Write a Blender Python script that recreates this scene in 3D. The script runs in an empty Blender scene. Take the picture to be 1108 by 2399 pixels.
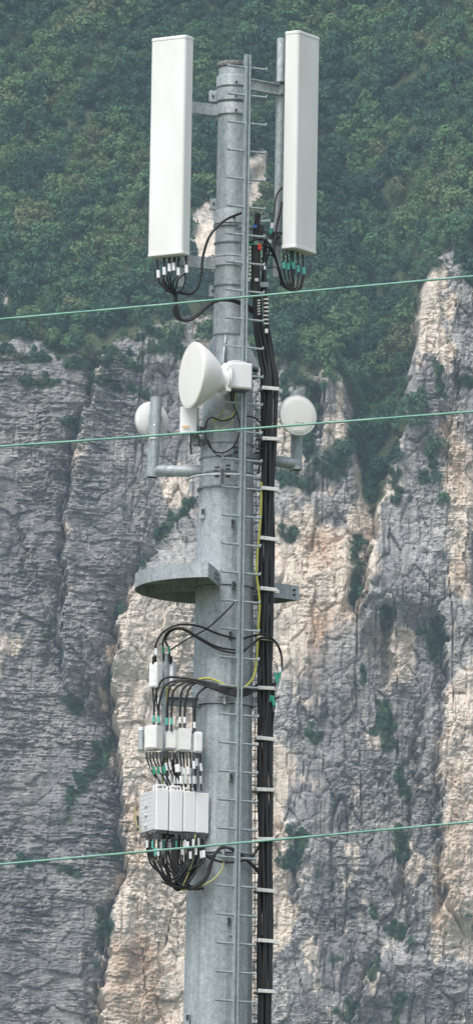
import bpy, math, random
import numpy as np
from mathutils import Vector, Matrix

R = math.radians
rng = np.random.default_rng(7)
random.seed(7)
scene = bpy.context.scene
COL = scene.collection

# ------------------------------------------------------------------ camera
F_PX, W_PX, H_PX = 25350.0, 1108.0, 2399.0     # focal length in photograph pixels
CAM = np.array([0.0, -100.0, 1.6])
ELEV, ROLL = R(9.5), R(0.95)


def cam_axes(yaw):
    f = np.array([math.sin(yaw) * math.cos(ELEV), math.cos(yaw) * math.cos(ELEV), math.sin(ELEV)])
    r0 = np.array([math.cos(yaw), -math.sin(yaw), 0.0])
    u0 = np.cross(r0, f)
    r = r0 * math.cos(ROLL) + u0 * math.sin(ROLL)
    u = -r0 * math.sin(ROLL) + u0 * math.cos(ROLL)
    return f, r, u


YAW = 0.0
for _ in range(8):                               # aim so that the mast axis stands at x = 0
    f_, r_, u_ = cam_axes(YAW)
    ray = F_PX * f_ + (526 - 554) * r_ - (1400 - 1199.5) * u_
    YAW -= math.atan2(ray[0], ray[1])
CF, CR, CU = cam_axes(YAW)

cam_d = bpy.data.cameras.new('camera')
cam = bpy.data.objects.new('camera', cam_d)
COL.objects.link(cam)
cam.matrix_world = Matrix(((CR[0], CU[0], -CF[0], CAM[0]), (CR[1], CU[1], -CF[1], CAM[1]),
                           (CR[2], CU[2], -CF[2], CAM[2]), (0, 0, 0, 1)))
cam_d.sensor_fit = 'VERTICAL'
cam_d.sensor_height = 24
cam_d.lens = 24 * F_PX / H_PX
cam_d.clip_start, cam_d.clip_end = 1.0, 20000.0
scene.camera = cam

# ------------------------------------------------------------------ light
SUN_EL, SUN_AZ = R(56), R(-30)                   # soft light from the upper left, behind the camera
world = bpy.data.worlds.new('World')
scene.world = world
world.use_nodes = True
nt = world.node_tree
nt.nodes.clear()
sky = nt.nodes.new('ShaderNodeTexSky')
sky.sky_type = 'NISHITA'
sky.sun_disc = False
sky.sun_elevation = SUN_EL
sky.sun_rotation = math.pi - SUN_AZ
sky.air_density, sky.dust_density, sky.ozone_density = 1.0, 3.0, 1.0
hs = nt.nodes.new('ShaderNodeHueSaturation')
hs.inputs['Saturation'].default_value = 0.45
bg = nt.nodes.new('ShaderNodeBackground')
bg.inputs['Strength'].default_value = 0.14
wo = nt.nodes.new('ShaderNodeOutputWorld')
nt.links.new(sky.outputs[0], hs.inputs['Color'])
nt.links.new(hs.outputs[0], bg.inputs['Color'])
nt.links.new(bg.outputs[0], wo.inputs['Surface'])

sun_d = bpy.data.lights.new('sun', 'SUN')
sun_d.energy, sun_d.angle, sun_d.color = 1.5, R(24), (1.0, 0.985, 0.96)
sun = bpy.data.objects.new('sun', sun_d)
COL.objects.link(sun)
to_sun = Vector((math.sin(SUN_AZ) * math.cos(SUN_EL), -math.cos(SUN_AZ) * math.cos(SUN_EL), math.sin(SUN_EL)))
sun.rotation_euler = to_sun.to_track_quat('Z', 'Y').to_euler()
sun.location = (-60, -160, 160)

scene.view_settings.view_transform = 'Standard'
scene.view_settings.look = 'None'
scene.view_settings.exposure = 0.6
scene.view_settings.gamma = 1.0
scene.view_settings.use_curve_mapping = False
scene.render.engine = 'CYCLES'
scene.cycles.use_denoising = True
scene.cycles.max_bounces = 5
scene.cycles.volume_bounces = 0

# ------------------------------------------------------------------ measuring


def P(px, py, y=0.0):
    """World point that the photograph shows at pixel (px, py), standing at depth y (metres behind the mast axis)."""
    d = F_PX * CF + (px - 554.0) * CR - (py - 1199.5) * CU
    t = (y - CAM[1]) / d[1]
    return CAM + d * t


def project(x, y, z):
    dx, dy, dz = x - CAM[0], y - CAM[1], z - CAM[2]
    k = dx * CF[0] + dy * CF[1] + dz * CF[2]
    return (554.0 + F_PX * (dx * CR[0] + dy * CR[1] + dz * CR[2]) / k,
            1199.5 - F_PX * (dx * CU[0] + dy * CU[1] + dz * CU[2]) / k)


def zax(py):
    return float(P(526 + 0.0166 * (1400 - py), py, 0.0)[2])


# ------------------------------------------------------------------ materials


def mat(name, color=(.5, .5, .5), rough=.5, metal=0.0, spec=.5):
    m = bpy.data.materials.new(name)
    m.use_nodes = True
    b = m.node_tree.nodes['Principled BSDF']
    b.inputs['Base Color'].default_value = (*color, 1)
    b.inputs['Roughness'].default_value = rough
    b.inputs['Metallic'].default_value = metal
    b.inputs['Specular IOR Level'].default_value = spec
    return m


def N(m, kind, **kw):
    n = m.node_tree.nodes.new(kind)
    for k, v in kw.items():
        if k in n.inputs:
            n.inputs[k].default_value = v
        else:
            setattr(n, k, v)
    return n


def L(m, a, b):
    m.node_tree.links.new(a, b)


def ramp(m, fac, stops):
    n = m.node_tree.nodes.new('ShaderNodeValToRGB')
    e = n.color_ramp.elements
    while len(e) < len(stops):
        e.new(0.5)
    for el, (p, c) in zip(e, stops):
        el.position = p
        el.color = (*c, 1)
    L(m, fac, n.inputs[0])
    return n.outputs[0]


def mixc(m, fac, a, b, mode='MIX'):
    n = m.node_tree.nodes.new('ShaderNodeMix')
    n.data_type = 'RGBA'
    n.blend_type = mode
    for sock, v in ((n.inputs[0], fac), (n.inputs[6], a), (n.inputs[7], b)):
        if isinstance(v, (int, float)):
            sock.default_value = v
        elif isinstance(v, tuple):
            sock.default_value = (*v, 1)
        else:
            L(m, v, sock)
    return n.outputs[2]


def noise(m, scale3, detail=4, rough=.55, coord='Object', offset=(0, 0, 0)):
    tc = N(m, 'ShaderNodeTexCoord')
    if coord == 'World':
        src = N(m, 'ShaderNodeNewGeometry').outputs['Position']
    else:
        src = tc.outputs[coord]
    mp = N(m, 'ShaderNodeMapping')
    mp.inputs['Scale'].default_value = scale3
    mp.inputs['Location'].default_value = offset
    L(m, src, mp.inputs[0])
    n = N(m, 'ShaderNodeTexNoise')
    n.inputs['Scale'].default_value = 1.0
    n.inputs['Detail'].default_value = detail
    n.inputs['Roughness'].default_value = rough
    L(m, mp.outputs[0], n.inputs['Vector'])
    return n.outputs['Fac']


def bsdf(m):
    return m.node_tree.nodes['Principled BSDF']


def galvanised(name, lo, hi, streak=.5):
    m = mat(name, hi, .5, 0.25, .4)
    a = noise(m, (22, 22, 16), 5, .62, 'World')
    c = ramp(m, a, [(.30, lo), (.5, tuple((x + y) / 2 for x, y in zip(lo, hi))), (.72, hi)])
    b = noise(m, (5, 5, .7), 4, .6, 'World', (3, 1, 2))
    c = mixc(m, streak, c, ramp(m, b, [(.3, (.62, .64, .66)), (.55, (1, 1, 1)), (.75, (1.12, 1.12, 1.1))]), 'MULTIPLY')
    sp = noise(m, (70, 70, 45), 3, .6, 'World')
    c = mixc(m, .75, c, ramp(m, sp, [(.35, (.74, .76, .78)), (.65, (1.2, 1.2, 1.18))]), 'MULTIPLY')
    dr = noise(m, (26, 26, .9), 5, .65, 'World', (7, 7, 1))
    c = mixc(m, .5, c, ramp(m, dr, [(.36, (.74, .75, .76)), (.5, (1, 1, 1)), (.70, (1.1, 1.1, 1.09))]), 'MULTIPLY')
    L(m, c, bsdf(m).inputs['Base Color'])
    L(m, ramp(m, a, [(.3, (.62,) * 3), (.7, (.42,) * 3)]), bsdf(m).inputs['Roughness'])
    return m


def plastic(name, col, rough=.45, dirt=.12):
    m = mat(name, col, rough, 0, .4)
    a = noise(m, (3, 3, .9), 4, .6, 'World')
    d = tuple(x * (1 - dirt) * k for x, k in zip(col, (1, .985, .95)))
    c = ramp(m, a, [(.35, d), (.6, col)])
    L(m, c, bsdf(m).inputs['Base Color'])
    return m


M = {}
M['galv'] = galvanised('galvanised_steel', (.32, .36, .38), (.48, .525, .545))
M['galv_pale'] = galvanised('pale_galvanised_steel', (.42, .46, .475), (.60, .635, .645), .35)
M['galv_dark'] = galvanised('dull_galvanised_steel', (.20, .235, .25), (.32, .365, .38))
M['steel_rail'] = galvanised('rail_steel', (.30, .35, .365), (.44, .50, .515), .2)
M['rust'] = mat('dark_weathered_plate', (.16, .15, .145), .8)
M['white'] = plastic('white_radome', (.83, .84, .835), .42, .07)
M['cream'] = plastic('cream_radome', (.86, .845, .81), .45, .04)
M['white_box'] = plastic('white_painted_aluminium', (.84, .85, .86), .45, .06)
M['grey_box'] = plastic('pale_grey_aluminium', (.68, .70, .715), .5, .1)
M['white_clip'] = plastic('weathered_white_nylon', (.74, .735, .71), .6, .25)
M['dark'] = mat('dark_gap', (.03, .032, .034), .7)
M['bolt'] = mat('dark_bolt', (.09, .095, .10), .5, .5)
M['black'] = mat('black_cable_sheath', (.016, .016, .018), .42, 0, .45)
M['black_soft'] = mat('faded_black_sheath', (.035, .035, .038), .5, 0, .4)
M['base_grey'] = mat('grey_heat_sink', (.16, .15, .155), .6)
M['ylw'] = mat('yellow_green_sheath', (.46, .45, .09), .5)
M['ylw_pale'] = mat('pale_yellow_green_sheath', (.50, .50, .20), .5)
M['sleeve'] = mat('white_sleeve', (.82, .83, .85), .5)
M['green'] = mat('green_sleeve', (.04, .30, .20), .5)
M['teal'] = mat('teal_sleeve', (.10, .46, .38), .5)
M['red'] = mat('red_tape', (.62, .05, .03), .5)
M['blue'] = mat('blue_tape', (.06, .2, .55), .5)
M['wire'] = mat('verdigris_wire', (.19, .45, .34), .6)
M['mark'] = mat('printed_mark', (.30, .31, .32), .6)
M['orange'] = mat('orange_sticker', (.75, .45, .20), .6)

# verdigris varies along a wire
a = noise(M['wire'], (6, 6, 6), 3, .6, 'World')
L(M['wire'], ramp(M['wire'], a, [(.3, (.13, .31, .25)), (.7, (.27, .48, .40))]), bsdf(M['wire']).inputs['Base Color'])
# rims and streaks of grime under the cap
a = noise(M['rust'], (30, 30, 12), 4, .7, 'World')
L(M['rust'], ramp(M['rust'], a, [(.35, (.08, .08, .08)), (.65, (.30, .305, .305))]), bsdf(M['rust']).inputs['Base Color'])

# ------------------------------------------------------------------ mesh builder


class MB:
    def __init__(self):
        self.v, self.f = [], []
        self.wn = False

    def add(self, vs, fs):
        o = len(self.v)
        self.v += [tuple(map(float, p)) for p in vs]
        self.f += [tuple(i + o for i in q) for q in fs]
        return self

    def box(self, c, size, ax=None, bev=0.0):
        """Box with optional axes (3 unit vectors) and chamfered edges."""
        c = np.array(c, float)
        ax = np.eye(3) if ax is None else np.array(ax, float)
        h = np.array(size, float) / 2
        if bev <= 0:
            vs = [c + ax.T @ (h * np.array(s)) for s in
                  ((-1, -1, -1), (1, -1, -1), (1, 1, -1), (-1, 1, -1), (-1, -1, 1), (1, -1, 1), (1, 1, 1), (-1, 1, 1))]
            return self.add(vs, [(0, 3, 2, 1), (4, 5, 6, 7), (0, 1, 5, 4), (1, 2, 6, 5), (2, 3, 7, 6), (3, 0, 4, 7)])
        return self.rbox(c, size, ax, bev, 3)

    def rbox(self, c, size, ax, rad, seg=4, zb=None):
        """Box whose four upright edges are rounded and whose ends are chamfered."""
        c = np.array(c, float)
        ax = np.eye(3) if ax is None else np.array(ax, float)
        hx, hy, hz = np.array(size, float) / 2
        zb = min(rad, hz * .5) * .5 if zb is None else zb
        self.wn = True
        rings = []
        for z, ins in ((-hz, zb), (-hz + zb, 0), (hz - zb, 0), (hz, zb)):
            ring = []
            for q, (sx, sy) in enumerate(((1, 1), (-1, 1), (-1, -1), (1, -1))):
                cx, cy = sx * (hx - rad), sy * (hy - rad)
                for k in range(seg + 1):
                    t = math.pi / 2 * (q + k / seg)
                    rr = max(rad - ins, 0.0005)
                    ring.append((cx + rr * math.cos(t), cy + rr * math.sin(t), z))
            rings.append(ring)
        n = len(rings[0])
        vs = [c + ax.T @ np.array(p) for ring in rings for p in ring]
        fs = [tuple(range(n - 1, -1, -1)), tuple(range(3 * n, 4 * n))]
        for i in range(3):
            for k in range(n):
                fs.append((i * n + k, i * n + (k + 1) % n, (i + 1) * n + (k + 1) % n, (i + 1) * n + k))
        return self.add(vs, fs)

    def lathe(self, prof, n=32, c=(0, 0, 0), axis=(0, 0, 1), ref=None, a0=0.0, a1=2 * math.pi, phase=0.0, caps=True):
        """prof: list of (along, radius) revolved about axis through c."""
        axis = np.array(axis, float) / np.linalg.norm(axis)
        ref = np.array((1, 0, 0) if ref is None else ref, float)
        if abs(axis @ ref) > .95:
            ref = np.array((0, 0, 1.0))
        e1 = ref - axis * (axis @ ref)
        e1 /= np.linalg.norm(e1)
        e2 = np.cross(axis, e1)
        full = abs(a1 - a0 - 2 * math.pi) < 1e-6
        m = n if full else n + 1
        vs, fs = [], []
        for s, r in prof:
            for k in range(m):
                t = phase + a0 + (a1 - a0) * k / n
                vs.append(np.array(c) + axis * s + (e1 * math.cos(t) + e2 * math.sin(t)) * r)
        for i in range(len(prof) - 1):
            for k in range(n):
                k2 = (k + 1) % m
                fs.append((i * m + k, i * m + k2, (i + 1) * m + k2, (i + 1) * m + k))
        if full and caps:
            if prof[0][1] > 1e-6:
                fs.append(tuple(range(m - 1, -1, -1)))
            if prof[-1][1] > 1e-6:
                q = (len(prof) - 1) * m
                fs.append(tuple(range(q, q + m)))
        return self.add(vs, fs)

    def cyl(self, p0, p1, r, n=12, r1=None):
        p0, p1 = np.array(p0, float), np.array(p1, float)
        d = p1 - p0
        ln = np.linalg.norm(d)
        return self.lathe([(0, r), (ln, r if r1 is None else r1)], n, p0, d / ln)

    def tube(self, pts, r, n=8):
        pts = np.array(pts, float)
        m = len(pts)
        tan = np.gradient(pts, axis=0)
        tan /= np.linalg.norm(tan, axis=1)[:, None] + 1e-12
        nrm = np.cross(tan[0], (0.31, 0.52, 0.79))
        nrm /= np.linalg.norm(nrm)
        vs, fs = [], []
        for i in range(m):
            nrm = nrm - tan[i] * (nrm @ tan[i])
            nrm /= np.linalg.norm(nrm)
            b = np.cross(tan[i], nrm)
            for k in range(n):
                t = 2 * math.pi * k / n
                vs.append(pts[i] + (nrm * math.cos(t) + b * math.sin(t)) * r)
        for i in range(m - 1):
            for k in range(n):
                fs.append((i * n + k, i * n + (k + 1) % n, (i + 1) * n + (k + 1) % n, (i + 1) * n + k))
        fs += [tuple(range(n - 1, -1, -1)), tuple(range((m - 1) * n, m * n))]
        return self.add(vs, fs)

    def plate(self, poly, thick_vec):
        """Flat polygon (3-D points) given thickness."""
        p = [np.array(q, float) for q in poly]
        t = np.array(thick_vec, float)
        n = len(p)
        vs = [q - t / 2 for q in p] + [q + t / 2 for q in p]
        fs = [tuple(range(n - 1, -1, -1)), tuple(range(n, 2 * n))]
        fs += [(i, (i + 1) % n, n + (i + 1) % n, n + i) for i in range(n)]
        return self.add(vs, fs)

    def build(self, name, material, parent=None, origin=None, sharp=35):
        if parent is not None:
            origin = world_loc(parent)
        elif origin is None:
            origin = self.v[0]
        me = bpy.data.meshes.new(name)
        o3 = np.array(origin, float)
        me.from_pydata([tuple(np.array(p) - o3) for p in self.v], [], self.f)
        me.materials.append(material)
        me.shade_smooth()
        me.set_sharp_from_angle(angle=R(sharp))
        import bmesh
        bm = bmesh.new()
        bm.from_mesh(me)
        bmesh.ops.recalc_face_normals(bm, faces=bm.faces)
        bm.to_mesh(me)
        bm.free()
        o = bpy.data.objects.new(name, me)
        COL.objects.link(o)
        if self.wn:
            w = o.modifiers.new('even_shading', 'WEIGHTED_NORMAL')
            w.keep_sharp = True
        if parent is not None:
            o.parent = parent
        else:
            o.location = tuple(o3)
        return o


def world_loc(o):
    p = np.zeros(3)
    while o is not None:
        p += np.array(o.location)
        o = o.parent
    return p


def tag(o, label=None, cat=None, group=None, kind=None):
    if label:
        o['label'] = label
    if cat:
        o['category'] = cat
    if group:
        o['group'] = group
    if kind:
        o['kind'] = kind
    return o


def thing(name, label, cat, loc, group=None):
    o = bpy.data.objects.new(name, None)
    o.empty_display_size = .1
    COL.objects.link(o)
    o.location = tuple(float(v) for v in loc)
    return tag(o, label, cat, group)


def dup(o, parent=None, loc=None):
    c = o.copy()
    COL.objects.link(c)
    if parent is not None:
        c.parent = parent
    if loc is not None:
        c.location = tuple(float(v) for v in loc)
    for ch in o.children:
        dup(ch, c)
    return c


def spline(pts, sub=8):
    p = np.array(pts, float)
    p = np.vstack([2 * p[0] - p[1], p, 2 * p[-1] - p[-2]])
    out = []
    for i in range(1, len(p) - 2):
        for k in range(sub):
            t = k / sub
            a, b, c, d = p[i - 1], p[i], p[i + 1], p[i + 2]
            out.append(.5 * (2 * b + (c - a) * t + (2 * a - 5 * b + 4 * c - d) * t * t + (3 * b - a - 3 * c + d) * t ** 3))
    out.append(p[-2])
    return out


def rot_axes(deg):
    """Axes of a box whose front (-y) is turned: positive turns the front towards the photograph's right."""
    t = R(deg)
    return np.array([(math.cos(t), math.sin(t), 0), (-math.sin(t), math.cos(t), 0), (0, 0, 1)])


# ------------------------------------------------------------------ numpy noise for the terrain
_T = rng.random((256, 256))


def vnoise(x, y, seed=0):
    x = x + seed * 17.31
    y = y + seed * 9.77
    xi, yi = np.floor(x).astype(int), np.floor(y).astype(int)
    fx, fy = x - xi, y - yi
    fx = fx * fx * fx * (fx * (fx * 6 - 15) + 10)
    fy = fy * fy * fy * (fy * (fy * 6 - 15) + 10)
    g = lambda i, j: _T[(xi + i + seed * 31) % 256, (yi + j + seed * 57) % 256]
    return (g(0, 0) * (1 - fx) + g(1, 0) * fx) * (1 - fy) + (g(0, 1) * (1 - fx) + g(1, 1) * fx) * fy


def fbm(x, y, oct=4, seed=0, gain=.5, ridged=False):
    a, s, t = 1.0, 0.0, 0.0
    for o in range(oct):
        n = vnoise(x * 2 ** o, y * 2 ** o, seed + o) * 2 - 1
        if ridged:
            n = 1 - 2 * np.abs(n)
        s = s + a * n
        t += a
        a *= gain
    return s / t


def cells(x, y, seed=0):
    """Cellular noise: distance to the border of the cell and a value per cell."""
    xi, yi = np.floor(x).astype(int), np.floor(y).astype(int)
    d1 = np.full(x.shape, 9.0)
    d2 = np.full(x.shape, 9.0)
    val = np.zeros(x.shape)
    for i in (-1, 0, 1):
        for j in (-1, 0, 1):
            a, b = (xi + i + seed * 13) % 256, (yi + j + seed * 29) % 256
            cx, cy = xi + i + _T[a, b], yi + j + _T[b, (a + 77) % 256]
            d = np.hypot(x - cx, y - cy)
            near = d < d1
            d2 = np.where(near, d1, np.minimum(d2, d))
            val = np.where(near, _T[(a + 40) % 256, (b + 90) % 256], val)
            d1 = np.where(near, d, d1)
    return d2 - d1, val


# region maps, drawn in photograph pixels and sampled while the cliff is being laid out
GX0, GY0, GS = -900, -600, 4
GW, GH = 740, 900
_gx, _gy = np.meshgrid(GX0 + GS * np.arange(GW), GY0 + GS * np.arange(GH))


def poly_mask(*polys):
    m = np.zeros(_gx.shape, bool)
    for p in polys:
        inside = np.zeros(_gx.shape, bool)
        n = len(p)
        for i in range(n):
            (x1, y1), (x2, y2) = p[i], p[(i + 1) % n]
            if y1 == y2:
                continue
            c = ((y1 > _gy) != (y2 > _gy)) & (_gx < (x2 - x1) * (_gy - y1) / (y2 - y1) + x1)
            inside ^= c
        m |= inside
    return m.astype(float)


def blur(a, k, it=2):
    for _ in range(it):
        for ax in (0, 1):
            c = np.cumsum(np.concatenate([np.repeat(a.take([0], ax), k + 1, ax), a, np.repeat(a.take([-1], ax), k, ax)], ax), ax)
            n = a.shape[ax]
            a = (c.take(range(2 * k + 1, 2 * k + 1 + n), ax) - c.take(range(0, n), ax)) / (2 * k + 1)
    return a


def stroke(pts_w):
    """Soft strokes: list of (x0, y0, x1, y1, halfwidth)."""
    m = np.zeros(_gx.shape)
    for x0, y0, x1, y1, w in pts_w:
        dx, dy = x1 - x0, y1 - y0
        t = np.clip(((_gx - x0) * dx + (_gy - y0) * dy) / (dx * dx + dy * dy + 1e-9), 0, 1)
        d = np.hypot(_gx - x0 - t * dx, _gy - y0 - t * dy)
        m = np.maximum(m, np.clip(1.5 - d / w, 0, 1))
    return m


def samp(a, px, py):
    gx = np.clip((px - GX0) / GS, 0, GW - 1.01)
    gy = np.clip((py - GY0) / GS, 0, GH - 1.01)
    i, j = gy.astype(int), gx.astype(int)
    u, v = gx - j, gy - i
    return (a[i, j] * (1 - u) + a[i, j + 1] * u) * (1 - v) + (a[i + 1, j] * (1 - u) + a[i + 1, j + 1] * u) * v


FOREST = poly_mask([(-2000, -2000), (4000, -2000), (4000, 720), (1700, 760), (1400, 690), (1180, 720), (1108, 690), (1085, 640), (1075, 592),
                    (1040, 590), (1000, 640), (985, 700), (965, 800), (950, 900), (945, 1010), (922, 1050), (905, 1100),
                    (885, 1190), (862, 1230), (850, 1150), (835, 1060), (815, 1050), (828, 985), (815, 900), (790, 865), (760, 865),
                    (735, 895), (700, 870), (640, 862), (600, 850), (520, 760), (470, 745), (400, 750), (330, 790), (270, 800),
                    (230, 838), (160, 830), (90, 800), (0, 805), (-200, 780), (-500, 860), (-900, 800), (-2000, 820)])
FOREST_SOFT = blur(FOREST, 3)
FOREST_EDGE = blur(FOREST, 9)
BARE = stroke([(475, 515, 488, 605, 32), (600, 385, 604, 470, 24), (5, 680, 12, 720, 9), (490, 760, 482, 990, 16), (405, 700, 425, 735, 8),
               (950, 720, 975, 760, 14), (470, 500, 500, 470, 10)])
TAN = blur(poly_mask(
    [(345, 1365), (305, 1400), (275, 1480), (262, 1590), (268, 1680), (288, 1770), (285, 1900), (290, 2040), (268, 2160), (252, 2260), (228, 2420),
     (200, 2800), (450, 2800), (445, 2100), (450, 1700), (450, 1400)],
    [(640, 1230), (720, 1215), (800, 1250), (790, 1330), (760, 1450), (700, 1580), (660, 1590), (640, 1500)],
    [(1045, 1600), (1200, 1500), (1600, 1600), (1600, 2100), (1200, 2300), (1108, 2260), (1040, 2240), (1030, 2080), (1045, 1900), (1035, 1750)],
    [(1000, 640), (1045, 690), (1035, 790), (1050, 830), (1060, 1000), (1100, 1050), (1095, 1400), (1060, 1390), (1050, 1200), (1020, 1140), (1050, 1050), (1040, 900), (985, 810), (975, 720)],
    [(915, 1480), (965, 1490), (970, 1560), (950, 1620), (915, 1540)],
    [(370, 1115), (440, 1100), (450, 1190), (400, 1180)],
    [(585, 1700), (680, 1750), (690, 1830), (660, 1900), (690, 2000), (660, 2050), (690, 2150), (640, 2260), (585, 2399)],
    [(840, 1100), (905, 1110), (880, 1300), (840, 1450), (760, 1500), (800, 1300)],
    [(470, 520), (505, 510), (505, 620), (465, 610)], [(470, 750), (500, 750), (495, 1000), (468, 1000)], [(585, 380), (620, 380), (618, 470), (590, 470)],
    [(650, 1010), (680, 1000), (700, 1080), (650, 1120)], [(755, 990), (800, 1000), (790, 1060), (750, 1060)],
    [(-60, 1480), (12, 1500), (5, 1620), (-60, 1640)], [(45, 1500), (65, 1500), (62, 1540), (48, 1540)],
), 3)
ORANGE = blur(poly_mask(
    [(745, 1420), (810, 1430), (800, 1490), (760, 1530), (740, 1600), (728, 1640), (722, 1560), (735, 1480)],
    [(320, 2200), (360, 2200), (380, 2420), (330, 2420)], [(290, 1900), (320, 1900), (330, 2060), (300, 2080)],
    [(265, 2240), (300, 2200), (310, 2399), (250, 2399)],
    [(1060, 1000), (1085, 1000), (1085, 1200), (1062, 1180)], [(1050, 1800), (1075, 1800), (1075, 2200), (1045, 2200)],
    [(730, 1240), (790, 1260), (770, 1340), (720, 1320)], [(1080, 1320), (1108, 1320), (1108, 1400), (1070, 1390)]), 5)
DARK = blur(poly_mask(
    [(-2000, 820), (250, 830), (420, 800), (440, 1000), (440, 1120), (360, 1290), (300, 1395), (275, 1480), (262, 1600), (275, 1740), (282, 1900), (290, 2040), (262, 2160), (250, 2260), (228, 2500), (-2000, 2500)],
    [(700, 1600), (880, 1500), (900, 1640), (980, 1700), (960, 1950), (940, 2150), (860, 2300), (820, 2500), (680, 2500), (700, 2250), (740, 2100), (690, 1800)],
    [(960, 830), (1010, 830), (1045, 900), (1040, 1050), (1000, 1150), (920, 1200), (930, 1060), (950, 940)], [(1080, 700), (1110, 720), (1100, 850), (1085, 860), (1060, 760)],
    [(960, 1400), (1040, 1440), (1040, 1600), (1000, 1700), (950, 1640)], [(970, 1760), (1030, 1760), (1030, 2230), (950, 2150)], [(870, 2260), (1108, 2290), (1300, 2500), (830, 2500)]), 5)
BUSH = stroke([
    (0, 835, 110, 850, 12), (150, 850, 250, 870, 12), (270, 830, 330, 870, 10), (360, 810, 460, 850, 12), (300, 790, 420, 780, 12),
    (215, 905, 280, 915, 14), (60, 905, 130, 905, 10), (310, 920, 345, 930, 12), (440, 1185, 375, 1260, 9), (180, 1000, 150, 990, 10),
    (165, 1650, 175, 1660, 20), (255, 1740, 195, 1840, 22), (190, 1840, 170, 1880, 12), (280, 1425, 285, 1445, 10), (165, 1900, 165, 1920, 8),
    (270, 1980, 260, 2000, 12), (235, 2130, 250, 2200, 14), (40, 2020, 110, 2015, 8), (150, 2040, 190, 2040, 7), (120, 1460, 110, 1490, 8),
    (740, 1100, 790, 1110, 22), (660, 1110, 720, 1140, 20), (840, 1260, 835, 1400, 14), (690, 1255, 670, 1260, 14), (905, 1445, 900, 1465, 14),
    (1015, 1470, 1030, 1500, 16), (1000, 1500, 1030, 1540, 14), (905, 1660, 910, 1750, 16), (890, 1680, 880, 1720, 10), (700, 1965, 690, 2030, 18),
    (680, 2010, 670, 2030, 12), (920, 2180, 940, 2200, 16), (875, 2280, 862, 2300, 13), (800, 2380, 830, 2370, 16), (930, 1800, 960, 1870, 10),
    (940, 1950, 945, 2010, 12), (870, 2130, 880, 2150, 9), (1010, 1080, 1020, 1120, 14), (930, 1130, 925, 1200, 10), (990, 1130, 985, 1150, 12),
    (860, 1580, 850, 1600, 9), (1090, 900, 1108, 920, 14), (730, 1720, 745, 1740, 10), (940, 2350, 930, 2399, 10), (780, 2260, 800, 2250, 8),
    (1020, 870, 1030, 950, 9), (420, 805, 330, 830, 12), (200, 850, 260, 850, 10), (690, 880, 735, 920, 22), (722, 930, 722, 1060, 18), (665, 900, 690, 990, 14),
    (-150, 1200, -120, 1300, 20), (-300, 1600, -330, 1700, 20), (1250, 1300, 1230, 1450, 22), (1400, 1800, 1380, 1900, 20), (1300, 2200, 1350, 2250, 14)])

# edges of buttresses: the rock to the right of each line stands forward of the rock to its left
STEPS = [   # polyline (px, py), step in metres, reach to the right in pixels
    ([(262, 800), (215, 930), (190, 1000), (170, 1080), (160, 1150), (150, 1250), (147, 1350), (140, 1450), (150, 1650)], 7.5, 130),
    ([(360, 1290), (300, 1395), (275, 1480), (262, 1600), (264, 1680), (284, 1750), (286, 1850), (280, 1950), (292, 2050), (268, 2150), (255, 2250), (232, 2420), (200, 2800)], 11.0, 260),
    ([(1005, 560), (985, 690), (960, 850), (946, 950), (925, 1050), (900, 1120), (878, 1250), (850, 1400), (835, 1500)], 10.0, 260),
    ([(765, 850), (750, 930), (748, 1000), (735, 1080), (720, 1140)], 6.0, 60),
    ([(916, 1440), (916, 1500), (914, 1580), (908, 1650)], 4.5, 45),
    ([(1000, 1640), (985, 1720), (975, 1850), (960, 1960), (950, 2060), (955, 2150), (960, 2240)], 6.0, 140),
    ([(890, 2210), (872, 2270), (850, 2330), (825, 2420)], 7.0, 130),
    ([(1030, 1420), (1045, 1500), (1045, 1600), (1036, 1750), (1030, 1900), (1040, 2030), (1030, 2200)], 5.0, 200),
    ([(702, 1960), (700, 2040), (698, 2120), (706, 2170)], 3.5, 50),
    ([(1062, 820), (1078, 900), (1060, 1000), (1062, 1150)], 4.0, 80),
    ([(800, 2020), (790, 2080), (780, 2150)], 2.5, 60),
    ([(-40, 1350), (-5, 1450), (-8, 1600), (0, 1700)], 4.0, 40),
    ([(60, 1180), (58, 1300), (62, 1420)], 2.0, 30),
    ([(200, 1450), (205, 1600), (200, 1750)], 2.0, 30),
    ([(655, 1900), (650, 2000), (640, 2100)], 3.0, 40),
]


def step_field(px, py):
    s = np.zeros(px.shape)
    edge = np.zeros(px.shape)
    for line, h, reach in STEPS:
        ys = np.array([p[1] for p in line], float)
        xs = np.array([p[0] for p in line], float)
        d = px - np.interp(py, ys, xs)
        fade = np.clip((py - ys[0]) / 70 + .2, 0, 1) * np.clip((ys[-1] - py) / 90 + .1, 0, 1)
        up = np.clip(d / 10 + .5, 0, 1)
        up = up * up * (3 - 2 * up)
        s += 1.25 * h * fade * up * np.exp(-np.clip(d, 0, None) / reach)
        s -= .5 * h * fade * np.exp(-np.abs(d + 12) / 22)          # the corner behind the edge is eroded
        s -= .35 * h * fade * np.exp(-((d + 4) / 5.0) ** 2)
        edge = np.maximum(edge, fade * min(h / 7, 1.2) * np.exp(-np.clip(d, 0, None) / 22) * (d > -4))
    return s, edge


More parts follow.
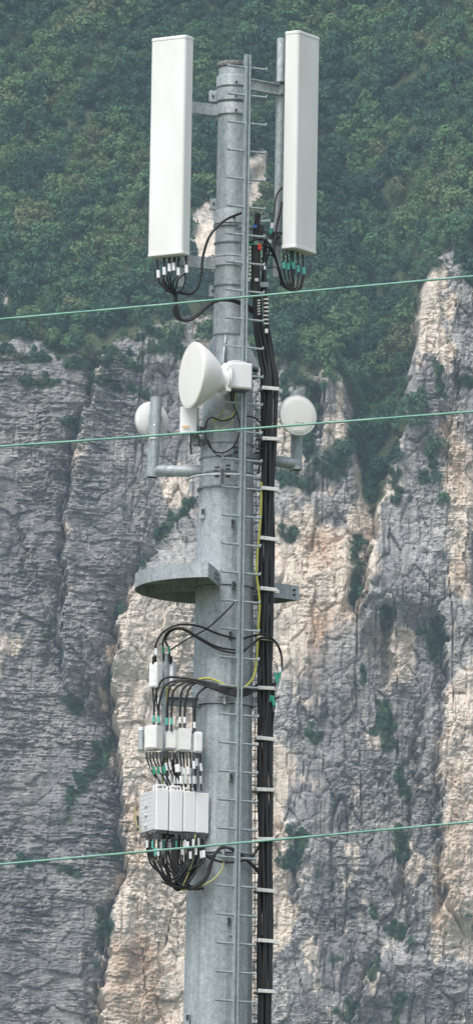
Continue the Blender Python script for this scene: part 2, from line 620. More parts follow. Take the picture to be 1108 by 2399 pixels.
# ------------------------------------------------------------------ setting: ground
gm = mat('valley_meadow', (.10, .12, .05), .9)
a = noise(gm, (.01, .01, .01), 6, .6)
b_ = noise(gm, (.8, .8, .8), 4, .6)
c = ramp(gm, a, [(.35, (.05, .075, .03)), (.55, (.09, .11, .05)), (.7, (.16, .15, .09))])
L(gm, mixc(gm, .5, c, ramp(gm, b_, [(.3, (.6, .6, .6)), (.7, (1.2, 1.2, 1.2))]), 'MULTIPLY'), bsdf(gm).inputs['Base Color'])
g = MB()
gv = np.linspace(-3000, 3000, 25)
g.add([(x, y, 0) for y in gv for x in gv], [(j * 25 + i, j * 25 + i + 1, j * 25 + i + 26, j * 25 + i + 25) for j in range(24) for i in range(24)])
tag(g.build('ground', gm, origin=(0, 0, 0)), kind='structure')

# ------------------------------------------------------------------ setting: the mountain wall
XC = 3.0
dense = np.arange(-66, 66.01, .345)
grow = np.concatenate([66 + np.cumsum(np.minimum(.345 * 1.06 ** np.arange(1, 24), 1.3)), np.arange(85, 260, 1.45), 260 + np.cumsum(1.4 * 1.09 ** np.arange(40))])
xs = XC + np.concatenate([-grow[::-1], dense, grow])
zs = np.concatenate([np.linspace(-3, 280, 60), np.arange(284, 302, 1.0), np.arange(302, 510, .345), np.arange(510, 612, .9),
                     613 + np.cumsum(1.2 * 1.08 ** np.arange(36))])
NXX, NZZ = len(xs), len(zs)
Y = np.zeros((NZZ, NXX))
OUT = np.clip((np.abs(xs - XC) - 66) / 25, 0, 1)                # beyond the picture the brink wanders on
FINE = np.clip(.75 / np.gradient(xs), .12, 1)                   # finest relief only where the sheet is fine enough
yb = np.full(NXX, 2492.0) + 6 * fbm(xs / 60, xs * 0 + 3.3, 3, 5)
for i in range(NZZ):
    z = zs[i]
    dz = zs[i] - zs[i - 1] if i else 0
    px, py = project(xs, yb, np.full(NXX, z))
    wx = px + 26 * fbm(xs / 9, np.full(NXX, z / 9), 3, 11)
    wy = py + 30 * fbm(xs / 8, np.full(NXX, z / 8), 3, 23) + OUT * 330 * fbm(xs / 30, xs * 0 + 7.7, 4, 29)
    fo = samp(FOREST_SOFT, wx, wy)
    if z > 640:
        fo = np.ones(NXX)
    yb = yb + dz * (.13 + .92 * fo * (1 - .25 * (z > 640)))
    if i and dz < 3:
        for _ in range(2):
            k = 9
            c = np.cumsum(np.concatenate([np.repeat(yb[:1], k + 1), yb, np.repeat(yb[-1:], k)]))
            sm = (c[2 * k + 1:] - c[:-2 * k - 1]) / (2 * k + 1)
            yb = yb + (sm - yb) * np.clip(fo * .10 + .002, 0, 1) * (1 if z < 610 else 3)
    Y[i] = yb
X2, Z2 = np.meshgrid(xs, zs)
PX, PY = project(X2, Y, Z2)
WX = PX + 20 * fbm(X2 / 7, Z2 / 7, 4, 31)
WY = PY + 26 * fbm(X2 / 6, Z2 / 6, 4, 43) + OUT * 330 * fbm(X2 / 30, X2 * 0 + 7.7, 4, 29)
fo = np.where(Z2 > 640, 1.0, samp(FOREST_SOFT, WX, WY))
tan_w = samp(TAN, WX, WY)
rock = 1 - np.clip(fo, 0, 1) * .8
SX = PX + 14 * fbm(X2 / 4, Z2 / 6, 4, 61) + 9 * fbm(X2 / 1.5, Z2 / 1.6, 3, 64) + 10 * (cells(X2 / 2.5, Z2 / 3.2, 21)[1] - .5)
SY = PY + 20 * fbm(X2 / 6, Z2 / 6, 3, 67)
stp, edge_light = step_field(SX, SY)
D = -stp * np.clip(rock * 1.3, .15, 1)
leftw = np.clip((330 - PX) / 60, 0, 1) * (1 - OUT) + OUT * .4 * (X2 < 0)
D += rock * 5.5 * fbm(X2 / 24, Z2 / 38, 4, 71)
D += rock * (-1.0) * fbm(X2 / 9, Z2 / 15, 4, 83, .5, True)
slab = FINE * np.clip(.75 + 1.5 * fbm(X2 / 10, Z2 / 16, 4, 441), .22, 1.35)     # smooth slabs and shattered zones
# blocks: cells with their own setback, joints recessed
wxx, wzz = X2 + 1.3 * fbm(X2 / 4, Z2 / 5, 3, 91), Z2 + 1.1 * fbm(X2 / 4, Z2 / 4, 3, 97)
cb, cv = cells(wxx / 3.7, wzz / 7.5, 3)
D += rock * (1 - leftw) * (1.9 * (cv - .5) + .75 * np.exp(-cb * 11))
cb4, cv4 = cells(wxx / 6.5 + 30, wzz / 2.6 + 70, 13)
D += rock * leftw * (1.3 * (cv4 - .5) + .4 * np.exp(-cb4 * 12))
cb2, cv2 = cells(wxx / 1.7 + 50, wzz / 1.7 + 50, 5)
D += rock * slab * (.62 * (cv2 - .5) + .3 * np.exp(-cb2 * 8))
cb3, cv3 = cells(X2 / 1.0 + .3 * wzz + 20, Z2 / .6 + 90, 9)
D += rock * slab * .34 * (cv3 - .5)
# upright cracks
for q, (sxx, szz, dep, wd) in enumerate(((6.0, 50, 1.1, .022), (11.0, 80, 2.2, .020), (3.6, 22, .45, .03))):
    gn = fbm(X2 / sxx, Z2 / szz, 3, 401 + q * 7)
    D += rock * dep * np.exp(-(gn / wd) ** 2) * np.clip(.5 + 1.6 * fbm(X2 / 8, Z2 / 9, 3, 431 + q), 0, 1.1) * (1 - .7 * leftw)
# beds of the left wall, flutes of the walls on the right
bed = Z2 / 2.1 + .18 * X2 / 8 + .8 * fbm(X2 / 16, Z2 / 9, 4, 101)
saw = bed - np.floor(bed)
lay = np.clip(fbm(X2 / 9, Z2 / 9, 3, 103) + .45, 0, 1)
D += rock * (.25 + .75 * leftw) * (.34 * (saw - .5) + .6 * np.exp(-((saw - .93) / .05) ** 2)) * (.2 + 1.3 * lay) * slab
bed2 = Z2 / .95 + .12 * X2 / 3 + 1.5 * fbm(X2 / 9, Z2 / 3, 4, 109)
D += rock * (.3 + .7 * leftw) * .24 * slab * np.clip(np.sin(bed2 * 2 * np.pi) * 2, -1, 1) * np.clip(fbm(X2 / 5, Z2 / 5, 3, 119) * 2 + .6, 0, 1)
D += rock * (1 - .8 * leftw) * (1.2 * FINE * fbm(X2 / 2.0, Z2 / 26, 4, 113) + OUT * 5 * fbm(X2 / 14, Z2 / 60, 4, 117))
D += rock * slab * .3 * fbm(X2 / 1.2, Z2 / 1.0, 3, 127)
D += (1 - rock) * 7.0 * fbm((X2 + Z2) / 26, (Z2 - X2) / 14, 3, 131)
Ys = Y + D
verts = np.stack([X2, Ys, Z2], -1).reshape(-1, 3)
idx = np.arange(NXX * NZZ).reshape(NZZ, NXX)
quads = np.stack([idx[:-1, :-1], idx[:-1, 1:], idx[1:, 1:], idx[1:, :-1]], -1).reshape(-1, 4)


def np_mesh(name, verts, quads, attrs=None, smooth=True):
    me = bpy.data.meshes.new(name)
    k = quads.shape[1]
    me.vertices.add(len(verts))
    me.vertices.foreach_set('co', verts.astype(np.float32).ravel())
    me.loops.add(quads.size)
    me.loops.foreach_set('vertex_index', quads.astype(np.int32).ravel())
    me.polygons.add(len(quads))
    me.polygons.foreach_set('loop_start', np.arange(0, quads.size, k, dtype=np.int32))
    me.update(calc_edges=True)
    if smooth:
        me.shade_smooth()
    else:
        me.shade_flat()
    for nm, (dom, arr) in (attrs or {}).items():
        at = me.attributes.new(nm, 'FLOAT', dom)
        at.data.foreach_set('value', arr.astype(np.float32).ravel())
    return me


bush_w = samp(BUSH, PX + 14 * fbm(X2 / 3, Z2 / 3, 3, 151), PY + 16 * fbm(X2 / 3, Z2 / 3, 3, 157))
bare_w = samp(BARE, WX, WY)
# weathering: tan where freshly bared rock shows, plus painted edge light, broken up by noise
mott = fbm(X2 / 5, Z2 / 7, 5, 163)
tan_a = np.clip(tan_w * 1.25 + .55 * mott * (tan_w > .03) + .6 * np.clip(mott - .02, 0, 1) * np.clip((PX - 560) / 120, 0, 1) + .5 * np.clip(mott - .2, 0, 1), 0, 1)
tan_a = np.maximum(tan_a, np.clip(bare_w, 0, 1) * (.55 + .5 * mott))
tan_a = np.clip(tan_a + edge_light * (.22 + .6 * mott), 0, 1)  # pale band along buttress edges puts their catch of light into the colour
dark_a = np.clip(samp(DARK, WX, WY) * (1.0 + .9 * mott) - .8 * edge_light, 0, 1)
org_a = np.clip(samp(ORANGE, WX, WY) * (1.1 + .8 * mott), 0, 1)
soil_a = np.clip(fo * 1.2 - bare_w * 1.4, 0, 1)
soil_a = np.maximum(soil_a, np.clip(bush_w * .85, 0, 1))
cm = np_mesh('cliff', verts, quads, {'fresh_lit': ('POINT', tan_a), 'ochre': ('POINT', org_a), 'soil': ('POINT', soil_a), 'weathered': ('POINT', dark_a)}, False)

rk = mat('limestone', (.3, .3, .3), .92, 0, .2)


def attr(m, nm):
    n = N(m, 'ShaderNodeAttribute')
    n.attribute_name = nm
    return n.outputs['Fac']


n1 = noise(rk, (.55, .55, 2.1), 7, .72)              # short hatching along the beds
n2 = noise(rk, (.10, .10, .045), 5, .62, offset=(4, 2, 9))
n3 = noise(rk, (1.1, 1.1, .10), 5, .62, offset=(1, 7, 3))    # streaks of water and lichen
n4 = noise(rk, (2.2, 2.2, 3.6), 4, .7, offset=(9, 3, 1))
grey = ramp(rk, n1, [(.34, (.150, .144, .142)), (.45, (.29, .281, .275)), (.55, (.40, .388, .374)), (.66, (.64, .615, .575))])
grey = mixc(rk, .85, grey, ramp(rk, n2, [(.3, (.66, .66, .70)), (.5, (.97, .97, .98)), (.7, (1.28, 1.25, 1.2))]), 'MULTIPLY')
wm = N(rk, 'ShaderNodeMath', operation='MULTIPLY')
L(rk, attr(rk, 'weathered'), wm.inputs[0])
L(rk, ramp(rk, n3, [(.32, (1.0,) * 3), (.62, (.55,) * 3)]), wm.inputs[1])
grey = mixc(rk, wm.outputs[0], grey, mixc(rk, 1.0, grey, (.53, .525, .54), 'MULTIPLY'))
fresh_lit = ramp(rk, n4, [(.32, (.26, .22, .19)), (.42, (.60, .51, .42)), (.56, (.76, .675, .58)), (.70, (.82, .76, .69))])
fresh_lit = mixc(rk, .5, fresh_lit, ramp(rk, n3, [(.30, (.55, .53, .52)), (.5, (1, 1, 1)), (.7, (1.12, 1.08, 1.0))]), 'MULTIPLY')
fm = N(rk, 'ShaderNodeMath', operation='MULTIPLY_ADD')
L(rk, n3, fm.inputs[0])
fm.inputs[1].default_value = 1.5
fm.inputs[2].default_value = -.75
fa = N(rk, 'ShaderNodeMath', operation='ADD')
L(rk, attr(rk, 'fresh_lit'), fa.inputs[0])
L(rk, fm.outputs[0], fa.inputs[1])
fs_ = ramp(rk, fa.outputs[0], [(.30, (0, 0, 0)), (.62, (1, 1, 1))])
c = mixc(rk, fs_, grey, fresh_lit)
om = N(rk, 'ShaderNodeMath', operation='MULTIPLY')
L(rk, attr(rk, 'ochre'), om.inputs[0])
L(rk, ramp(rk, n3, [(.3, (.3,) * 3), (.6, (1,) * 3)]), om.inputs[1])
c = mixc(rk, om.outputs[0], c, (.50, .345, .23))
lich = ramp(rk, noise(rk, (.35, .35, .25), 5, .65, offset=(2, 2, 6)), [(.5, (0, 0, 0)), (.68, (.55,) * 3)])
c = mixc(rk, lich, c, (.16, .17, .15))
s_ = noise(rk, (1.4, 1.4, 1.4), 5, .65, offset=(5, 5, 5))
sa = N(rk, 'ShaderNodeMath', operation='MULTIPLY_ADD')
L(rk, s_, sa.inputs[0])
sa.inputs[1].default_value = .9
sa.inputs[2].default_value = -.45
sb = N(rk, 'ShaderNodeMath', operation='ADD')
L(rk, sa.outputs[0], sb.inputs[0])
L(rk, attr(rk, 'soil'), sb.inputs[1])
c = mixc(rk, ramp(rk, sb.outputs[0], [(.35, (0,) * 3), (.7, (1,) * 3)]), c, ramp(rk, s_, [(.3, (.04, .055, .03)), (.7, (.085, .105, .05))]))
L(rk, c, bsdf(rk).inputs['Base Color'])
bmp = N(rk, 'ShaderNodeBump')
bmp.inputs['Strength'].default_value = .9
bmp.inputs['Distance'].default_value = .25
L(rk, n1, bmp.inputs['Height'])
L(rk, bmp.outputs[0], bsdf(rk).inputs['Normal'])
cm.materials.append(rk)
cliff = bpy.data.objects.new('cliff', cm)
COL.objects.link(cliff)
tag(cliff, kind='structure')

# ------------------------------------------------------------------ forest


def leaf_material(name, source):
    m = mat(name, (.06, .09, .04), .75, 0, .25)
    at = N(m, 'ShaderNodeAttribute')
    at.attribute_type = 'OBJECT' if source == 'object' else 'GEOMETRY'
    at.attribute_name = 'tint'
    t = at.outputs['Fac']
    c = ramp(m, t, [(0.0, (.029, .080, .060)), (.3, (.048, .120, .070)), (.5, (.074, .165, .078)), (.75, (.110, .205, .084)), (.95, (.140, .215, .088)), (1.0, (.155, .185, .095))])
    lf = attr(m, 'leaf')
    c = mixc(m, 1.0, c, ramp(m, lf, [(0, (.85, .87, .85)), (.6, (1.05, 1.05, 1.05)), (1, (1.35, 1.3, 1.15))]), 'MULTIPLY')
    L(m, c, bsdf(m).inputs['Base Color'])
    # leaves let some light through
    tr = N(m, 'ShaderNodeBsdfTranslucent')
    L(m, c, tr.inputs['Color'])
    mx = N(m, 'ShaderNodeMixShader')
    mx.inputs[0].default_value = .25
    L(m, bsdf(m).outputs[0], mx.inputs[1])
    L(m, tr.outputs[0], mx.inputs[2])
    out = [n for n in m.node_tree.nodes if n.type == 'OUTPUT_MATERIAL'][0]
    L(m, mx.outputs[0], out.inputs['Surface'])
    return m


LEAF_OBJ = leaf_material('foliage', 'object')
LEAF_ATT = leaf_material('forest_foliage', 'attribute')
BARK = mat('bark', (.10, .085, .07), .9)


def crown(seed, nleaf, shape):
    """Leaf quads spread over the lobes of a crown about 1 m in radius; returns verts, quads, tone per face."""
    r = np.random.default_rng(seed)
    nl = r.integers(7, 12)
    lob = []
    for k in range(nl):
        t, h = r.uniform(0, 2 * np.pi), r.uniform(-.15, 1.0)
        rad = (.62 if shape == 0 else .42) * math.sqrt(max(0, 1 - max(0, h) ** 2 * .75)) * r.uniform(.5, 1.1)
        lob.append((rad * math.cos(t), rad * math.sin(t), .55 + h * (.75 if shape == 0 else 1.15), r.uniform(.30, .52)))
    vs, tone = [], []
    for _ in range(nleaf):
        lx, ly, lz, lr = lob[r.integers(nl)]
        d = r.normal(size=3)
        d[2] = d[2] * .8 + .35
        d /= np.linalg.norm(d)
        p = np.array((lx, ly, lz)) + d * lr * r.uniform(.72, 1.08)
        n = d + r.normal(size=3) * .38
        n /= np.linalg.norm(n)
        t1 = np.cross(n, r.normal(size=3))
        t1 /= np.linalg.norm(t1)
        t2 = np.cross(n, t1)
        s = r.uniform(.048, .10) if nleaf > 200 else r.uniform(.075, .14)
        vs += [p - t1 * s - t2 * s * .7, p + t1 * s - t2 * s * .7, p + t1 * s * .8 + t2 * s * .8, p - t1 * s * .8 + t2 * s * .8]
        tone.append(np.clip(r.normal(.5, .22), 0, 1))
    return np.array(vs), np.arange(nleaf * 4).reshape(-1, 4), np.array(tone)


def trunk_quads(h, r0):
    v = []
    for z, r in ((-.5, r0), (h * .6, r0 * .7), (h, r0 * .3)):
        v += [(r, 0, z), (0, r, z), (-r, 0, z), (0, -r, z)]
    q = [(i * 4 + k, i * 4 + (k + 1) % 4, i * 4 + 4 + (k + 1) % 4, i * 4 + 4 + k) for i in range(2) for k in range(4)]
    return np.array(v), np.array(q)


TEMPL = [crown(100 + k, 720, 0 if k % 4 else 1) for k in range(10)]
JOINT = [crown(150 + k, 420, 0 if k % 4 else 1) for k in range(8)]
LOWT = [crown(200 + k, 60, 0) for k in range(4)]
tree_meshes = []
for k, (v, q, t) in enumerate(TEMPL):
    me = np_mesh('tree', v, q, {'leaf': ('FACE', t)}, False)
    me.materials.append(LEAF_OBJ)
    tree_meshes.append(me)

_tv, _tq = trunk_quads(1.1, .07)
trunk_mesh = np_mesh('trunk', _tv, _tq)
trunk_mesh.materials.append(BARK)


def surf(x, z):
    """Depth of the built cliff at (x, z)."""
    i = np.clip(np.searchsorted(zs, z) - 1, 0, NZZ - 2)
    j = np.clip(np.searchsorted(xs, x) - 1, 0, NXX - 2)
    v = (z - zs[i]) / (zs[i + 1] - zs[i])
    u = (x - xs[j]) / (xs[j + 1] - xs[j])
    return (Ys[i, j] * (1 - u) + Ys[i, j + 1] * u) * (1 - v) + (Ys[i + 1, j] * (1 - u) + Ys[i + 1, j + 1] * u) * v


def field(a, x, z):
    i = np.clip(np.searchsorted(zs, z), 0, NZZ - 1)
    j = np.clip(np.searchsorted(xs, x), 0, NXX - 1)
    return a[i, j]


def jitter_grid(x0, x1, sx, z0, z1, sz):
    gx, gz = np.meshgrid(np.arange(x0, x1, sx), np.arange(z0, z1, sz))
    gx = gx + (np.arange(gx.shape[0]) % 2)[:, None] * sx * .5
    gx = gx + rng.uniform(-.45, .45, gx.shape) * sx
    gz = gz + rng.uniform(-.45, .45, gz.shape) * sz
    return gx.ravel(), gz.ravel()


tx, tz = jitter_grid(XC - 72, XC + 72, 3.65, 420, 622, 2.55)
fe = np.where(Z2 > 640, 1.0, samp(FOREST_EDGE, WX, WY))
keep = (field(fe, tx, tz) > .5 + .22 * rng.normal(size=len(tx))) & (field(bare_w, tx, tz) < .3 + .12 * rng.normal(size=len(tx)))
tx, tz = tx[keep], tz[keep]
ty = surf(tx, tz)
big = fbm(tx / 16, tz / 14, 3, 201)
tr_ = np.clip(rng.normal(3.3, .9, len(tx)) * (1 + .35 * big), 1.2, 5.0)
tint = np.clip(.48 + .95 * fbm((tx + tz) / 24, (tz - tx) / 11, 3, 211) + rng.normal(0, .17, len(tx)), 0, .99)
ppx, ppy = project(tx, ty, tz)
inview = (ppx > -10) & (ppx < 1118) & (ppy > -15)
# the largest ones in view stand singly, the rest of the wood is one mass
score = np.where(inview, tr_, -1)
single = np.zeros(len(tx), bool)
single[np.argsort(-score)[:300]] = True


def place_tree(name, me, x, y, z, r, tin, label, cat, group):
    o = bpy.data.objects.new(name, me)
    o['tint'] = float(tin)
    COL.objects.link(o)
    o.location = (x, y, z - .15 * r)
    o.rotation_euler = (0, 0, random.uniform(0, 6.28))
    o.scale = (r, r, r * random.uniform(.85, 1.15))
    if name == 'forest_tree':
        tk = bpy.data.objects.new('trunk', trunk_mesh)
        COL.objects.link(tk)
        tk.parent = o
    return tag(o, label, cat, group)


def tone_word(t):
    return 'dark blue-green' if t < .3 else ('mid green' if t < .62 else 'light yellow-green')


def forest_spot(x, y):
    if y > 840:
        return 'in the wooded gully beside the right rock buttress' if x > 780 else 'at the brink of the rock wall behind the dishes'
    if x < 350:
        return ('on the slope at the upper left' if y < 300 else 'on the slope left of the left panel antenna') if y < 640 else 'just above the brink of the left rock wall'
    if x < 660:
        return 'on the slope between the two panel antennas' if y < 620 else 'on the slope behind the middle of the mast'
    if y < 300:
        return 'on the slope at the upper right'
    return 'on the slope right of the right panel antenna' if y < 640 else 'on the slope above the right small dish'


for i in np.nonzero(single)[0]:
    w = tone_word(tint[i])
    sp = forest_spot(ppx[i], ppy[i] - 20)
    place_tree('forest_tree', tree_meshes[i % 10], float(tx[i]), float(ty[i]), float(tz[i]), float(tr_[i]), tint[i],
               '%s leafy tree %s' % (w, sp), 'tree', '%s trees %s' % (w, sp))


def joined(name, X, Yy, Z, Rr, tints, templ):
    V, Q, Lf, Ti = [], [], [], []
    o = 0
    for i in range(len(X)):
        v, q, t = templ[i % len(templ)]
        a = rng.uniform(0, 2 * np.pi)
        ca, sa_ = math.cos(a), math.sin(a)
        w = np.stack([v[:, 0] * ca - v[:, 1] * sa_, v[:, 0] * sa_ + v[:, 1] * ca, v[:, 2]], -1) * Rr[i]
        V.append(w + (X[i], Yy[i], Z[i] - .15 * Rr[i]))
        Q.append(q + o)
        o += len(v)
        Lf.append(t)
        Ti.append(np.full(len(q), tints[i]))
    me = np_mesh(name, np.vstack(V), np.vstack(Q), {'leaf': ('FACE', np.concatenate(Lf)), 'tint': ('FACE', np.concatenate(Ti))}, False)
    me.materials.append(LEAF_ATT)
    ob = bpy.data.objects.new(name, me)
    COL.objects.link(ob)
    return tag(ob, kind='stuff')


r_ = ~single
r_ &= (ppx > -90) & (ppx < 1198) & (ppy > -70)
fo_ob = joined('forest', tx[r_], ty[r_], tz[r_], tr_[r_], tint[r_], JOINT)
tag(fo_ob, 'continuous dense green forest covering the slope above the rock wall', 'forest')
# the wood goes on beyond the picture
ox, oz = jitter_grid(XC - 290, XC + 290, 5.6, 440, 660, 4.4)
opx, opy = project(ox, surf(ox, oz), oz)
keep = ((opx < -90) | (opx > 1198) | (opy <= -70)) & (field(fo, ox, oz) > .5) & ((oz > 600) | (np.abs(ox - XC) < 300))
ox, oz = ox[keep], oz[keep]
far = joined('forest', ox, surf(ox, oz), oz, np.clip(rng.normal(4.6, .8, len(ox)), 2.8, 6.5), np.clip(rng.normal(.45, .22, len(ox)), 0, 1), LOWT)
tag(far, 'green forest on the mountainside beyond the picture edges', 'forest')

# shrubs on ledges and in gullies of the rock face
bx, bz = jitter_grid(XC - 70, XC + 70, 1.15, 306, 505, .95)
keep = (field(bush_w, bx, bz) > .42 + .15 * rng.normal(size=len(bx))) & (field(fo, bx, bz) < .5)
bx, bz = bx[keep], bz[keep]
bpx, bpy_ = project(bx, surf(bx, bz), bz)
ok = (bpx > -20) & (bpx < 1130) & (bpy_ < 2420)
br = np.clip(rng.lognormal(-.18, .33, len(bx)), .4, 1.7)
order = [i for i in np.argsort(-br) if ok[i]][:280]
singles = set(order)


def ledge_spot(x, y):
    if x < 330:
        return 'high on the left rock wall' if y < 1350 else ('low on the left rock wall beside the tan buttress' if y > 1560 else 'midway up the left rock wall')
    if x < 600:
        return 'on the rock close behind the mast'
    if y < 1220:
        return 'on the rock beside the right small dish' if x < 820 else 'high on the right rock buttress'
    if x < 800:
        return 'on the rock right of the black cable bundle'
    return 'in the cleft midway up the right rock face' if y < 1780 else 'low on the right rock face'


for i in order:
    sp = ledge_spot(bpx[i], bpy_[i])
    w = 'large' if br[i] > .95 else 'small'
    place_tree('ledge_shrub', tree_meshes[i % 10], float(bx[i]), float(surf(bx[i:i + 1], bz[i:i + 1])[0]), float(bz[i]), float(br[i]), rng.uniform(.1, .6),
               '%s green shrub %s' % (w, sp), 'shrub', '%s shrubs %s' % (w, sp))
rest = np.array([i for i in range(len(bx)) if i not in singles])
# loose scrub elsewhere on the wall
sx_, sz_ = jitter_grid(XC - 70, XC + 70, 2.2, 306, 505, 2.2)
kk = (fbm(sx_ / 6, sz_ / 8, 4, 301) > .34) & (field(fo, sx_, sz_) < .5)
sx_, sz_ = sx_[kk], sz_[kk]
ax_, az_ = np.concatenate([bx[rest], sx_]), np.concatenate([bz[rest], sz_])
ar_ = np.concatenate([br[rest], np.clip(rng.lognormal(-.75, .3, len(sx_)), .25, .8)])
sc = joined('scrub_undergrowth', ax_, surf(ax_, az_), az_, ar_, np.clip(rng.normal(.3, .2, len(ax_)), 0, 1), LOWT)
tag(sc, 'low scrub and grass tufts growing in cracks of the rock face', 'scrub')

# ------------------------------------------------------------------ haze
hz = MB()
hz.box((0, 0, 449), (6200, 6200, 900))
hm = bpy.data.materials.new('thin_haze')
hm.use_nodes = True
hm.node_tree.nodes.clear()
pv = hm.node_tree.nodes.new('ShaderNodeVolumePrincipled')
pv.inputs['Color'].default_value = (.60, .81, .97, 1)
pv.inputs['Density'].default_value = 0.000062
ho = hm.node_tree.nodes.new('ShaderNodeOutputMaterial')
hm.node_tree.links.new(pv.outputs[0], ho.inputs['Volume'])
HAZE = True
if HAZE:
    tag(hz.build('haze', hm, origin=(0, 0, 0)), kind='stuff')

# ================================================================== the mast
K = 1 / 250.0                                     # metres per photograph pixel at the mast
base = thing('telecom_mast', 'tall tapered galvanised steel mast carrying the antennas, dishes and radios', 'mast', (0, 0, 0))
lower = [(0.0, .47), (zax(2399), 81 * K), (zax(2090), 77 * K), (zax(1640), 68.8 * K)]
MB().lathe(lower, 16, phase=R(-54 - 90)).build('lower_shaft', M['galv'], base, sharp=15)
MB().lathe([(zax(1655), 71.5 * K), (zax(1628), 71 * K), (zax(1400), 69 * K), (zax(1150), 65 * K), (zax(930), 60 * K), (zax(884), 58 * K)],
           16, phase=R(-54 - 90)).build('upper_shaft', M['galv'], base, sharp=15)
MB().lathe([(zax(872), 38.5 * K), (zax(700), 36.5 * K), (zax(160), 34.0 * K)], 36).build('top_pole', M['galv'], base)
MB().lathe([(zax(159), 37 * K), (zax(156), 38.5 * K), (zax(150), 38.5 * K), (zax(148), 37.5 * K)], 36).build('cap_plate', M['rust'], base)
for py in (880, 866):
    MB().lathe([(zax(py) - .012, 71 * K), (zax(py) + .012, 71 * K)], 32).build('flange_plate', M['galv_dark'], base)
for k in range(8):
    t = R(22.5 + 45 * k + 12)
    d = np.array((math.cos(t), math.sin(t), 0))
    z0, z1 = zax(863), zax(792)
    MB().plate([d * .150 + (0, 0, z1), d * .165 + (0, 0, z1), d * .275 + (0, 0, z0 + .05), d * .275 + (0, 0, z0), d * .150 + (0, 0, z0)],
               np.array((-d[1], d[0], 0)) * .012).build('gusset', M['galv'], base)
for py, rr, hh in ((497, 38, 1.6), (532, 40, 2.0), (572, 38, 1.5), (606, 38.5, 1.4), (672, 38.5, 1.5), (787, 39.5, 1.5), (1046, 63.5, 1.4), (1078, 64.5, 1.6),
                   (1113, 65, 1.6), (1148, 67.5, 2.2), (2012, 77.5, 1.6)):
    z = zax(py)
    MB().lathe([(z - hh * K, rr * K - .004), (z - hh * K, rr * K + .004), (z + hh * K, rr * K + .004), (z + hh * K, rr * K - .004)], 36
               ).build('strap', M['galv_dark'], base)
# broad clamping collars near the top
for py0, py1, rr, m in ((206, 181, 39.5, 'galv_pale'), (240, 212, 41, 'galv'), (272, 246, 39, 'galv_pale'), (528, 496, 40.5, 'galv_pale'), (627, 602, 39.5, 'galv_pale')):
    a0, a1 = zax(py0), zax(py1)
    cl = MB().lathe([(a0, .13), (a0, rr * K - .004), (a0 + .004, rr * K), (a1 - .004, rr * K), (a1, rr * K - .004), (a1, .13)], 36).build('clamp_collar', M[m], base)
    for sx in (8, 30):
        p = P(526 + .0166 * (1400 - (py0 + py1) / 2) + sx - 2, (py0 + py1) / 2 + (sx - 8) * .15, -.14)
        MB().cyl(p, p + np.array((.012, -.05, 0)), .010, 8).build('bolt', M['bolt'], cl)
# sleeve joint, collar of the equipment ring
for py0, py1, rr in ((1657, 1632, 73.0), (1379, 1343, 71.5)):
    a0, a1 = zax(py0), zax(py1)
    MB().lathe([(a0, .2), (a0, rr * K), (a1, rr * K), (a1, .2)], 36).build('joint_collar', M['galv'], base)
    MB().lathe([(a0 - .004, .2), (a0 - .004, (rr - 1.2) * K), (a0 - .001, (rr - 1.2) * K)], 36).build('joint_seam', M['dark'], base)
# collar ears with bolts
for px, py in ((501, 478), (499, 682), (499, 226)):
    p = P(px, py, -.02)
    e = MB().box(p, (.075, .03, .105), bev=.004).build('clamp_ear', M['galv'], base)
    MB().cyl(p + np.array((0, -.014, 0)), p + np.array((0, -.028, 0)), .012, 8).build('bolt', M['bolt'], e)
# stained streaks run from these bolted lugs
for px, py in ((545, 1225), (541, 1820), (536, 2157), (547, 1370), (540, 1487)):
    p = P(px, py, -(.262 + (py - 1225) / 940 * .035))
    e = MB().box(p, (.036, .05, .075), bev=.004).build('step_socket', M['galv_dark'], base)
    MB().cyl(p + np.array((.0, -.02, .014)), p + np.array((0, -.052, .014)), .012, 8).build('bolt', M['dark'], e)
    MB().cyl(p + np.array((.0, -.02, -.014)), p + np.array((0, -.05, -.016)), .010, 8).build('bolt', M['dark'], e)
for px, py, yy in ((473, 1203, -.16), (437, 2388, -.2)):
    p = P(px, py, yy)
    e = MB().box(p, (.05, .05, .10), bev=.004).build('lug', M['galv'], base)
    MB().box(p + np.array((.008, -.024, .015)), (.022, .012, .05)).build('slot', M['dark'], e)
# hoop round the shaft with its clamp
zh = zax(1126)
MB().tube([(.36 * math.cos(t), .36 * math.sin(t) + .0, zh) for t in np.linspace(R(178), R(330), 40)], .012, 8).build('hoop_rail', M['galv_pale'], base)
MB().lathe([(zax(1158), .35), (zax(1134), .35)], 8, a0=R(182), a1=R(204), caps=False).build('hoop_tab', M['galv'], base)
p = P(521, 1118, -.385)
e = MB().box(p, (.03, .05, .15), bev=.004).build('hoop_clamp', M['bolt'], base)
for dx, dz in ((-.06, .07), (.05, .085), (-.05, .015), (.05, .015), (-.05, .1), (.05, .12)):
    q = p + np.array((dx, .05, dz))
    MB().cyl(q + np.array((-.022, 0, 0)), q + np.array((.022, 0, .003)), .010, 8).build('bolt', M['bolt'], e)
for dx, py in ((548, 1060), (556, 1072), (545, 1048), (600, 1000), (600, 1030), (601, 1052), (598, 1060)):
    q = P(dx, py, -.26 if dx < 590 else -.05)
    MB().cyl(q, q + np.array((.05, -.02, 0)), .011, 8).build('bolt', M['bolt'], base)
p = P(526, 1640, -.31)
e = MB().box(p, (.022, .045, .085), bev=.003).build('joint_clamp', M['galv_pale'], base)
for dz in (-.026, .0, .026):
    MB().cyl(p + np.array((-.06, -.01, dz)), p + np.array((.045, -.01, dz)), .007, 8).build('bolt', M['galv_dark'], e)

